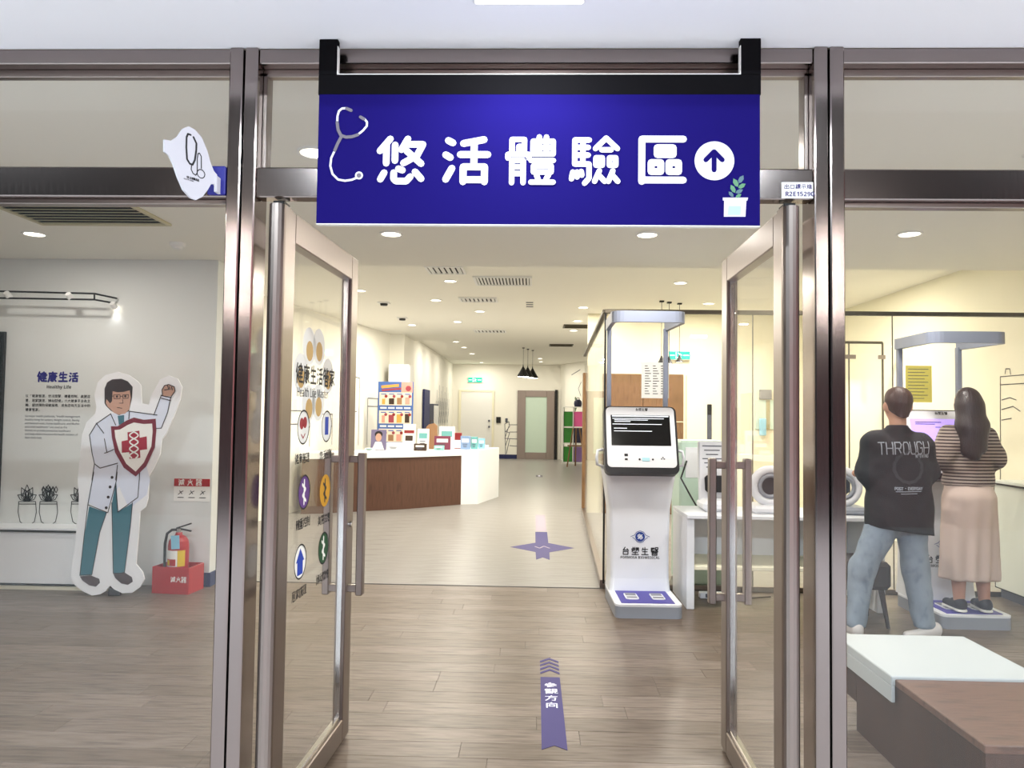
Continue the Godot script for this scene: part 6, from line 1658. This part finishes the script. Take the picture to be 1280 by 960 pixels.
# ---------------------------------------------------------------- people
class Body:
	var a := PackedVector3Array()
	var ab := PackedVector3Array()
	var il := PackedFloat32Array()
	var ra := PackedFloat32Array()
	var rd := PackedFloat32Array()
	var k := 0.04
	var lo := -1e9
	var lo_x := 0.0
	var lo_z := 0.0
	var hi := 1e9
	var hi_z := 0.0
	var noise: FastNoiseLite
	var amp := 0.0
	var fold := 0.0
	var fold_top := 0.0
	var box0 := Vector3(1e9, 1e9, 1e9)
	var box1 := Vector3(-1e9, -1e9, -1e9)
	func bone(p: Vector3, q: Vector3, r0: float, r1: float) -> void:
		a.append(p)
		ab.append(q - p)
		il.append(1.0 / maxf((q - p).length_squared(), 1e-9))
		ra.append(r0)
		rd.append(r1 - r0)
		for e in [[p, r0], [q, r1]]:
			var r: Vector3 = Vector3.ONE * (e[1] + 0.03)
			box0 = box0.min(e[0] - r)
			box1 = box1.max(e[0] + r)
	func d(p: Vector3) -> float:
		var res := 1e9
		for i in a.size():
			var pa := p - a[i]
			var t := clampf(pa.dot(ab[i]) * il[i], 0.0, 1.0)
			var x := (pa - ab[i] * t).length() - ra[i] - rd[i] * t
			var h := maxf(k - absf(res - x), 0.0)
			res = minf(res, x) - h * h * 0.25 / k
		if amp > 0.0: res += noise.get_noise_3dv(p) * amp
		if fold > 0.0:
			var f := clampf((fold_top - p.y) / 0.6, 0.0, 1.0)
			res += sin(atan2(p.z, p.x) * 9.0 + p.y * 2.0) * fold * f
		res = maxf(res, (lo + lo_x * p.x + lo_z * p.z - p.y) / sqrt(1.0 + lo_z * lo_z))
		res = maxf(res, p.y - hi - hi_z * p.z)
		return res
	func net(cell: float, out: Array) -> void:
		# surface nets; out = [vertices, normals, indices]
		if absf(lo_z) < 0.3: box0.y = maxf(box0.y, lo - 0.1)
		box1.y = minf(box1.y, hi + 0.1)
		var n := Vector3i(((box1 - box0) / cell / 4.0).ceil()) * 4 + Vector3i(4, 4, 4)
		var px := n.x + 1
		var pxy := (n.x + 1) * (n.y + 1)
		var val := PackedFloat32Array()
		val.resize(pxy * (n.z + 1))
		val.fill(1.0)
		var act := []
		var rad := cell * 4.0 * 0.87 * 1.35 + amp + fold
		for bz in n.z / 4:
			for by in n.y / 4:
				for bx in n.x / 4:
					var c := box0 + Vector3(bx * 4 + 2, by * 4 + 2, bz * 4 + 2) * cell
					var x := d(c)
					if absf(x) > rad:
						if x < 0.0:
							for z in range(bz * 4, bz * 4 + 5):
								for y in range(by * 4, by * 4 + 5):
									for w in range(bx * 4, bx * 4 + 5):
										val[z * pxy + y * px + w] = -1.0
					else:
						act.append(Vector3i(bx, by, bz))
		var known := PackedByteArray()
		known.resize(val.size())
		for b in act:
			for z in range(b.z * 4, b.z * 4 + 5):
				for y in range(b.y * 4, b.y * 4 + 5):
					for x in range(b.x * 4, b.x * 4 + 5):
						var i: int = z * pxy + y * px + x
						if known[i] == 0:
							known[i] = 1
							val[i] = d(box0 + Vector3(x, y, z) * cell)
		var idx := {}
		var base: int = out[0].size()
		var vs := PackedVector3Array()
		var cells := []
		var co := [Vector3(0, 0, 0), Vector3(1, 0, 0), Vector3(0, 1, 0), Vector3(1, 1, 0), Vector3(0, 0, 1), Vector3(1, 0, 1), Vector3(0, 1, 1), Vector3(1, 1, 1)]
		var of := [0, 1, px, px + 1, pxy, pxy + 1, pxy + px, pxy + px + 1]
		var edges := [[0, 1], [2, 3], [4, 5], [6, 7], [0, 2], [1, 3], [4, 6], [5, 7], [0, 4], [1, 5], [2, 6], [3, 7]]
		for b in act:
			for z in range(b.z * 4, mini(b.z * 4 + 4, n.z)):
				for y in range(b.y * 4, mini(b.y * 4 + 4, n.y)):
					for x in range(b.x * 4, mini(b.x * 4 + 4, n.x)):
						var i: int = z * pxy + y * px + x
						var neg := 0
						for q in 8:
							if val[i + of[q]] < 0.0: neg += 1
						if neg == 0 or neg == 8: continue
						var sum := Vector3.ZERO
						var cnt := 0
						for e in edges:
							var v0 := val[i + of[e[0]]]
							var v1 := val[i + of[e[1]]]
							if (v0 < 0.0) != (v1 < 0.0):
								sum += (co[e[0]] as Vector3).lerp(co[e[1]], v0 / (v0 - v1))
								cnt += 1
						idx[i] = vs.size()
						vs.append(box0 + (Vector3(x, y, z) + sum / cnt) * cell)
						cells.append(i)
		var ns := PackedVector3Array()
		ns.resize(vs.size())
		var ids := PackedInt32Array()
		var steps := [[1, px, pxy], [px, pxy, 1], [pxy, 1, px]]
		for i in cells:
			for s in steps:
				var v0: float = val[i]
				var v1: float = val[i + s[0]]
				if (v0 < 0.0) == (v1 < 0.0): continue
				if not (idx.has(i - s[1]) and idx.has(i - s[2]) and idx.has(i - s[1] - s[2])): continue
				var q0: int = idx[i]
				var q1: int = idx[i - s[1]]
				var q2: int = idx[i - s[1] - s[2]]
				var q3: int = idx[i - s[2]]
				var nn := (vs[q2] - vs[q0]).cross(vs[q3] - vs[q1])
				# front faces run clockwise; the normal points out of the negative side
				if v0 < 0.0:
					ids.append_array(PackedInt32Array([q0, q3, q2, q0, q2, q1]))
				else:
					ids.append_array(PackedInt32Array([q0, q1, q2, q0, q2, q3]))
					nn = -nn
				for q in [q0, q1, q2, q3]:
					ns[q] += nn
		for i in ns.size():
			ns[i] = ns[i].normalized()
		# outward check with the field itself
		if vs.size() > 0:
			var t := vs[0]
			if d(t + ns[0] * cell) < d(t - ns[0] * cell):
				for i in ns.size(): ns[i] = -ns[i]
		out[0].append_array(vs)
		out[1].append_array(ns)
		for i in ids: out[2].append(i + base)

func net_mesh(bodies: Array) -> ArrayMesh:
	var out := [PackedVector3Array(), PackedVector3Array(), PackedInt32Array()]
	for b in bodies:
		(b[0] as Body).net(b[1], out)
	var arr := []
	arr.resize(Mesh.ARRAY_MAX)
	arr[Mesh.ARRAY_VERTEX] = out[0]
	arr[Mesh.ARRAY_NORMAL] = out[1]
	arr[Mesh.ARRAY_INDEX] = out[2]
	var m := ArrayMesh.new()
	m.add_surface_from_arrays(Mesh.PRIMITIVE_TRIANGLES, arr)
	return m

func mk(k: float, bones: Array) -> Body:
	var b := Body.new()
	b.k = k
	for q in bones:
		b.bone(Vector3(q[0], q[1], q[2]), Vector3(q[3], q[4], q[5]), q[6], q[7])
	return b

func hand_at(wrist: Vector3, dir: Vector3, side: float) -> Body:
	# palm and five fingers curled round, from the wrist along dir
	var b := Body.new()
	b.k = 0.012
	dir = dir.normalized()
	var across := dir.cross(Vector3.UP).normalized()
	var down := Vector3.DOWN
	var palm := wrist + dir * 0.075
	b.bone(wrist - dir * 0.03, wrist + dir * 0.02, 0.026, 0.026)
	for i in 4:
		var o := across * (i - 1.5) * 0.02
		b.bone(wrist + dir * 0.01 + o * 0.7, palm + o, 0.016, 0.012)
		var l: float = [0.036, 0.042, 0.039, 0.03][i]
		var k1 := palm + o + (dir * 0.75 + down * 0.4).normalized() * l
		var k2 := k1 + (dir * 0.1 + down).normalized() * l * 0.7
		var k3 := k2 + (-dir * 0.8 + down * 0.4).normalized() * l * 0.55
		b.bone(palm + o, k1, 0.010, 0.009)
		b.bone(k1, k2, 0.009, 0.0085)
		b.bone(k2, k3, 0.0085, 0.007)
	var th := wrist + dir * 0.02 + across * side * 0.03
	var t1 := th + (dir * 0.5 + across * side * 0.6 + down * 0.3).normalized() * 0.045
	b.bone(th, t1, 0.014, 0.011)
	b.bone(t1, t1 + (dir * 0.5 + down * 0.6 - across * side * 0.2).normalized() * 0.033, 0.011, 0.008)
	return b

const LETTERS := {
	"T": [[0, 0, 10, 0], [5, 0, 5, 16]], "H": [[0, 0, 0, 16], [10, 0, 10, 16], [0, 8, 10, 8]], "R": [[0, 16, 0, 0, 8, 0, 10, 3, 8, 8, 0, 8], [5, 8, 10, 16]],
	"O": [[2, 0, 8, 0, 10, 3, 10, 13, 8, 16, 2, 16, 0, 13, 0, 3, 2, 0]], "U": [[0, 0, 0, 13, 2, 16, 8, 16, 10, 13, 10, 0]], "G": [[10, 3, 8, 0, 2, 0, 0, 3, 0, 13, 2, 16, 8, 16, 10, 13, 10, 8, 6, 8]],
	"P": [[0, 16, 0, 0, 8, 0, 10, 4, 8, 8, 0, 8]], "S": [[10, 2, 8, 0, 2, 0, 0, 3, 2, 8, 8, 8, 10, 12, 8, 16, 2, 16, 0, 14]], "E": [[10, 0, 0, 0, 0, 16, 10, 16], [0, 8, 8, 8]],
	"V": [[0, 0, 5, 16, 10, 0]], "Y": [[0, 0, 5, 8, 10, 0], [5, 8, 5, 16]], "D": [[0, 0, 0, 16, 6, 16, 10, 12, 10, 4, 6, 0, 0, 0]], "A": [[0, 16, 5, 0, 10, 16], [2, 10, 8, 10]],
	"N": [[0, 16, 0, 0, 10, 16, 10, 0]], "I": [[5, 0, 5, 16]]}
# print that follows the back of a garment: lines in x, y (metres, y up)
func drape(body: Body, lines: Array, w: float, called: String, m: Material, parent: Node3D) -> void:
	var s := Shape.new()
	var on := func(p: Vector2) -> Vector3:
		var z := 0.45
		for i in 40:
			var x := body.d(Vector3(p.x, p.y, z))
			if x < 0.0005: break
			z -= x * 0.8
		return Vector3(p.x, p.y, z + 0.003)
	for l in lines:
		for i in range(0, l.size() - 2, 2):
			var a := Vector2(l[i], l[i + 1])
			var b := Vector2(l[i + 2], l[i + 3])
			var n := maxi(1, int((b - a).length() / 0.015))
			var o := (b - a).orthogonal().normalized() * w * 0.5
			var e := (b - a).normalized() * w * 0.4
			for q in n:
				var p0 := a.lerp(b, float(q) / n) - (e if q == 0 else Vector2.ZERO)
				var p1 := a.lerp(b, float(q + 1) / n) + (e if q == n - 1 else Vector2.ZERO)
				s.quad(on.call(p0 + o), on.call(p1 + o), on.call(p1 - o), on.call(p0 - o), Vector3(0, 0, 1))
	part(s.done(), called, m, parent)
func word(text: String, x: float, y: float, h: float, slant := 0.0, narrow := 0.8) -> Array:
	var r := []
	for i in text.length():
		if not LETTERS.has(text[i]): continue
		for l in LETTERS[text[i]]:
			var q := []
			for k in range(0, l.size(), 2):
				var u: float = x + (i * 13.5 + l[k]) * h / 16.0 * narrow
				q.append_array([u, y - l[k + 1] * h / 16.0 + (u - x) * slant])
			r.append(q)
	return r

func people() -> void:
	mat("skin_man", Color(0.74, 0.56, 0.46), 0.6)
	mat("skin_woman", Color(0.72, 0.53, 0.45), 0.6)
	var hm := mat("hair_brown", Color(0.22, 0.125, 0.085), 0.5)
	var hw := mat("hair_dark", Color(0.12, 0.065, 0.055), 0.42)
	for h in [hm, hw]:
		h.heightmap_enabled = true
		h.heightmap_texture = noise_tex(0.02, [Color.BLACK, Color.WHITE], 77, 256, 256)
		h.heightmap_scale = 0.25
		h.uv1_triplanar = true
		h.uv1_scale = Vector3(14, 1.2, 14)
	mat("tee_black", Color(0.115, 0.115, 0.135), 0.85)
	mat("tee_print", Color(0.62, 0.64, 0.68), 0.8)
	mat("tee_faint", Color(0.22, 0.22, 0.24), 0.85)
	var dn := grain("denim", Color(0.56, 0.61, 0.665), [Color(0.72, 0.74, 0.78), Color(0.95, 0.96, 0.97), Color(1, 1, 1), Color(0.85, 0.87, 0.9)], Vector3(1.6, 0.9, 1.6), Vector3.ZERO, 0.85, 91)
	dn.uv1_world_triplanar = false
	mat("sneaker", Color(0.86, 0.84, 0.83), 0.6)
	mat("sole", Color(0.92, 0.92, 0.90), 0.7)
	mat("shoe_navy", Color(0.08, 0.08, 0.15), 0.6)
	mat("skirt_beige", Color(0.80, 0.72, 0.675), 0.85)
	var st := mat("stripe_top", Color.WHITE, 0.85)
	var im := Image.create(4, 32, false, Image.FORMAT_RGB8)
	im.fill(Color(0.66, 0.60, 0.56))
	im.fill_rect(Rect2i(0, 0, 4, 13), Color(0.19, 0.14, 0.13))
	st.albedo_texture = ImageTexture.create_from_image(im)
	st.uv1_triplanar = true
	st.uv1_scale = Vector3(1, 42, 1)
	var cloth := FastNoiseLite.new()
	cloth.seed = 5
	cloth.frequency = 5.0
	cloth.fractal_octaves = 2

	# the man in black, back to the entrance
	var m := thing("person", "person in black T-shirt and light jeans, seen from behind, legs apart", "person", Vector3(2.5, 0, -2.72))
	var lw := Vector3(-0.12, 1.10, -0.30)
	var rw := Vector3(0.14, 1.10, -0.31)
	var bm := mk(0.035, [[0.03, 1.585, -0.02, 0.03, 1.625, -0.005, 0.08, 0.084], [0.03, 1.54, -0.055, 0.03, 1.56, -0.06, 0.05, 0.05], [0.03, 1.59, -0.108, 0.03, 1.565, -0.122, 0.01, 0.013], [-0.06, 1.585, -0.005, -0.058, 1.56, -0.005, 0.014, 0.01], [0.12, 1.585, -0.005, 0.118, 1.56, -0.005, 0.014, 0.01],
		[0.025, 1.40, 0.0, 0.03, 1.54, -0.01, 0.056, 0.052], [-0.12, 1.33, 0.0, 0.16, 1.325, 0.0, 0.05, 0.05], [-0.06, 1.2, 0.0, 0.1, 1.2, 0.0, 0.1, 0.1], [-0.05, 0.95, 0.0, 0.08, 0.95, 0.0, 0.1, 0.1], [-0.06, 0.86, 0.0, 0.09, 0.85, 0.0, 0.1, 0.1],
		[-0.14, 1.33, 0.0, -0.195, 1.12, 0.0, 0.05, 0.042], [-0.195, 1.12, 0.0, lw.x, lw.y, lw.z, 0.04, 0.028], [0.175, 1.325, 0.0, 0.25, 1.12, -0.02, 0.05, 0.042], [0.25, 1.12, -0.02, rw.x, rw.y, rw.z, 0.04, 0.028],
		[-0.06, 0.84, 0.0, -0.2, 0.46, -0.03, 0.085, 0.058], [-0.2, 0.46, -0.03, -0.29, 0.08, 0.04, 0.056, 0.036], [0.1, 0.84, 0.0, 0.14, 0.46, -0.03, 0.085, 0.058], [0.14, 0.46, -0.03, 0.19, 0.08, 0.02, 0.056, 0.036]])
	part(net_mesh([[bm, 0.012], [hand_at(lw, Vector3(0.7, 0.1, -0.5), 1.0), 0.0045], [hand_at(rw, Vector3(-0.7, 0.1, -0.5), -1.0), 0.0045]]), "body", M.skin_man, m)
	var hr := mk(0.03, [[0.03, 1.59, -0.015, 0.03, 1.632, 0.0, 0.087, 0.092], [0.03, 1.52, 0.035, 0.03, 1.6, 0.03, 0.048, 0.07]])
	hr.lo = 1.56
	hr.lo_z = -0.75
	hr.noise = cloth
	hr.amp = 0.006
	part(net_mesh([[hr, 0.007]]), "hair", M.hair_brown, m)
	var tee := mk(0.06, [[-0.02, 1.385, 0.005, -0.13, 1.335, 0.0, 0.052, 0.068], [0.07, 1.385, 0.005, 0.165, 1.33, 0.0, 0.052, 0.068], [-0.085, 1.27, 0.0, -0.065, 0.64, 0.0, 0.11, 0.125], [0.125, 1.26, 0.0, 0.135, 0.62, 0.0, 0.11, 0.125], [0.02, 1.27, 0.0, 0.035, 0.63, 0.0, 0.12, 0.13],
		[-0.14, 1.33, 0.0, -0.19, 1.12, 0.0, 0.068, 0.066], [-0.19, 1.12, 0.0, -0.16, 1.1, -0.1, 0.064, 0.06], [0.175, 1.325, 0.0, 0.24, 1.13, -0.02, 0.068, 0.066], [0.245, 1.13, -0.02, 0.22, 1.1, -0.11, 0.064, 0.06], [0.025, 1.36, 0.0, 0.027, 1.45, -0.005, 0.07, 0.06]])
	tee.lo = 0.735
	tee.lo_x = -0.13
	tee.hi = 1.455
	tee.hi_z = 0.12
	tee.noise = cloth
	tee.amp = 0.016
	var te := part(net_mesh([[tee, 0.012]]), "t_shirt", M.tee_black, m)
	drape(tee, word("THROUGH", -0.15, 1.335, 0.08, 0.03, 0.74), 0.007, "print", M.tee_print, te)
	drape(tee, word("NOTHING", 0.085, 1.258, 0.022, 0.03, 0.8), 0.004, "print", M.tee_print, te)
	var circ := []
	for k in 29:
		circ.append_array([0.035 + cos(TAU * k / 28) * (0.088 + 0.006 * (k % 2)), 1.17 + sin(TAU * k / 28) * (0.098 + 0.006 * (k % 2))])
	drape(tee, [circ], 0.02, "print", M.tee_faint, te)
	drape(tee, word("POST", -0.055, 1.035, 0.018, 0.01, 0.85) + word("EVERYDAY", 0.028, 1.037, 0.018, 0.01, 0.85) + [[0.008, 1.03, 0.012, 1.03], [-0.05, 1.006, 0.12, 1.01], [-0.02, 0.992, 0.09, 0.995]], 0.0045, "print", M.tee_print, te)
	var je := mk(0.05, [[-0.055, 0.84, 0.0, 0.1, 0.83, 0.0, 0.112, 0.112], [-0.065, 0.80, 0.0, -0.205, 0.46, -0.03, 0.108, 0.082], [-0.205, 0.46, -0.03, -0.285, 0.1, 0.035, 0.082, 0.068], [0.11, 0.80, 0.0, 0.15, 0.46, -0.03, 0.108, 0.084], [0.15, 0.46, -0.03, 0.185, 0.1, 0.02, 0.084, 0.07]])
	je.lo = 0.075
	je.hi = 0.8
	je.noise = cloth
	je.amp = 0.012
	part(net_mesh([[je, 0.012]]), "jeans", M.denim, m)
	for q in [[-0.29, 0.05, 0.075, -0.315, 0.035, -0.13], [0.255, 0.05, 0.03, 0.045, 0.035, 0.075]]:
		var sh := mk(0.03, [[q[0], 0.05, q[2], q[3], 0.034, q[5], 0.036, 0.03], [q[0], 0.08, q[2], lerpf(q[0], q[3], 0.35), 0.06, lerpf(q[2], q[5], 0.35), 0.036, 0.03]])
		sh.lo = 0.018
		var so := part(net_mesh([[sh, 0.008]]), "shoe", M.sneaker, m)
		var sl := mk(0.02, [[q[0], 0.012, q[2], q[3], 0.012, q[5], 0.042, 0.035]])
		sl.lo = 0.0
		sl.hi = 0.024
		part(net_mesh([[sl, 0.008]]), "sole", M.sole, so)

	# the woman on the kiosk
	var w := thing("person", "person with long dark hair in striped top and beige skirt standing on the kiosk", "person", Vector3(3.19, 0.115, -3.05))
	lw = Vector3(-0.15, 1.02, -0.13)
	rw = Vector3(0.15, 1.02, -0.13)
	var bw := mk(0.035, [[0, 1.49, -0.02, 0, 1.525, -0.005, 0.076, 0.08], [0, 1.445, -0.055, 0, 1.46, -0.058, 0.044, 0.046], [0, 1.49, -0.1, 0, 1.468, -0.113, 0.009, 0.011], [-0.083, 1.49, -0.005, -0.082, 1.47, -0.005, 0.012, 0.009], [0.083, 1.49, -0.005, 0.082, 1.47, -0.005, 0.012, 0.009],
		[0, 1.3, 0.0, 0, 1.44, -0.01, 0.046, 0.044], [-0.11, 1.262, 0.0, 0.11, 1.262, 0.0, 0.042, 0.042], [-0.06, 1.12, 0.0, 0.06, 1.12, 0.0, 0.085, 0.085], [-0.05, 0.94, 0.0, 0.05, 0.94, 0.0, 0.078, 0.078], [-0.07, 0.8, 0.0, 0.07, 0.8, 0.0, 0.1, 0.1],
		[-0.14, 1.28, 0.0, -0.2, 1.06, 0.0, 0.042, 0.036], [-0.2, 1.06, 0.0, lw.x, lw.y, lw.z, 0.035, 0.024], [0.14, 1.28, 0.0, 0.2, 1.06, 0.0, 0.042, 0.036], [0.2, 1.06, 0.0, rw.x, rw.y, rw.z, 0.035, 0.024],
		[-0.07, 0.78, 0.0, -0.08, 0.42, 0.0, 0.082, 0.052], [-0.08, 0.42, 0.0, -0.085, 0.3, 0.012, 0.05, 0.056], [-0.085, 0.3, 0.012, -0.09, 0.06, 0.03, 0.054, 0.036], [0.07, 0.78, 0.0, 0.08, 0.42, 0.0, 0.082, 0.052], [0.08, 0.42, 0.0, 0.085, 0.3, 0.012, 0.05, 0.056], [0.085, 0.3, 0.012, 0.09, 0.06, 0.03, 0.054, 0.036]])
	part(net_mesh([[bw, 0.012], [hand_at(lw, Vector3(0.9, 0.1, -0.1), 1.0), 0.0045], [hand_at(rw, Vector3(-0.6, -0.4, -0.1), -1.0), 0.0045]]), "body", M.skin_woman, w)
	var lh := mk(0.05, [[0, 1.5, -0.01, 0, 1.535, 0.0, 0.086, 0.09], [-0.03, 1.47, 0.03, -0.05, 1.33, 0.06, 0.066, 0.058], [-0.05, 1.33, 0.06, -0.065, 1.15, 0.095, 0.058, 0.038], [0.0, 1.47, 0.035, 0.0, 1.31, 0.07, 0.07, 0.06], [0.0, 1.31, 0.07, -0.01, 1.12, 0.105, 0.06, 0.036], [0.03, 1.47, 0.03, 0.05, 1.34, 0.06, 0.066, 0.056], [0.05, 1.34, 0.06, 0.045, 1.18, 0.09, 0.056, 0.038]])
	lh.lo = 1.50
	lh.lo_z = -9.0
	lh.noise = cloth
	lh.amp = 0.004
	lh.box0.y = 1.05
	part(net_mesh([[lh, 0.008]]), "hair", M.hair_dark, w)
	var tp := mk(0.05, [[-0.035, 1.3, 0.005, -0.12, 1.262, 0.0, 0.045, 0.056], [0.035, 1.3, 0.005, 0.12, 1.262, 0.0, 0.045, 0.056], [-0.075, 1.2, 0.0, -0.07, 0.82, 0.0, 0.09, 0.108], [0.075, 1.2, 0.0, 0.07, 0.82, 0.0, 0.09, 0.108], [0.0, 1.2, 0.0, 0.0, 0.82, 0.0, 0.1, 0.11], [-0.14, 1.275, 0.0, -0.195, 1.1, 0.0, 0.062, 0.072], [-0.195, 1.1, 0.0, -0.22, 1.07, -0.06, 0.07, 0.064], [0.14, 1.275, 0.0, 0.195, 1.1, 0.0, 0.062, 0.072], [0.195, 1.1, 0.0, 0.22, 1.07, -0.06, 0.07, 0.064]])
	tp.lo = 0.9
	tp.hi = 1.345
	tp.noise = cloth
	tp.amp = 0.016
	part(net_mesh([[tp, 0.011]]), "striped_top", M.stripe_top, w)
	var sk := mk(0.06, [[-0.065, 0.94, 0.0, 0.065, 0.94, 0.0, 0.098, 0.098], [-0.075, 0.8, 0.01, -0.105, 0.1, 0.0, 0.11, 0.1], [0.075, 0.8, 0.01, 0.105, 0.1, 0.0, 0.11, 0.1], [0.0, 0.8, 0.015, 0.0, 0.1, 0.0, 0.12, 0.13]])
	sk.lo = 0.222
	sk.hi = 0.94
	sk.fold = 0.012
	sk.fold_top = 0.85
	sk.noise = cloth
	sk.amp = 0.004
	part(net_mesh([[sk, 0.012]]), "skirt", M.skirt_beige, w)
	for x in [-0.09, 0.09]:
		var sh := mk(0.03, [[x, 0.04, 0.05, x * 1.15, 0.03, -0.11, 0.038, 0.03], [x, 0.06, 0.045, x, 0.05, -0.02, 0.036, 0.03]])
		sh.lo = 0.014
		var so := part(net_mesh([[sh, 0.008]]), "shoe", M.shoe_navy, w)
		var sl := mk(0.02, [[x, 0.01, 0.05, x * 1.15, 0.01, -0.11, 0.042, 0.034]])
		sl.lo = 0.0
		sl.hi = 0.018
		part(net_mesh([[sl, 0.008]]), "sole", M.sole, so)
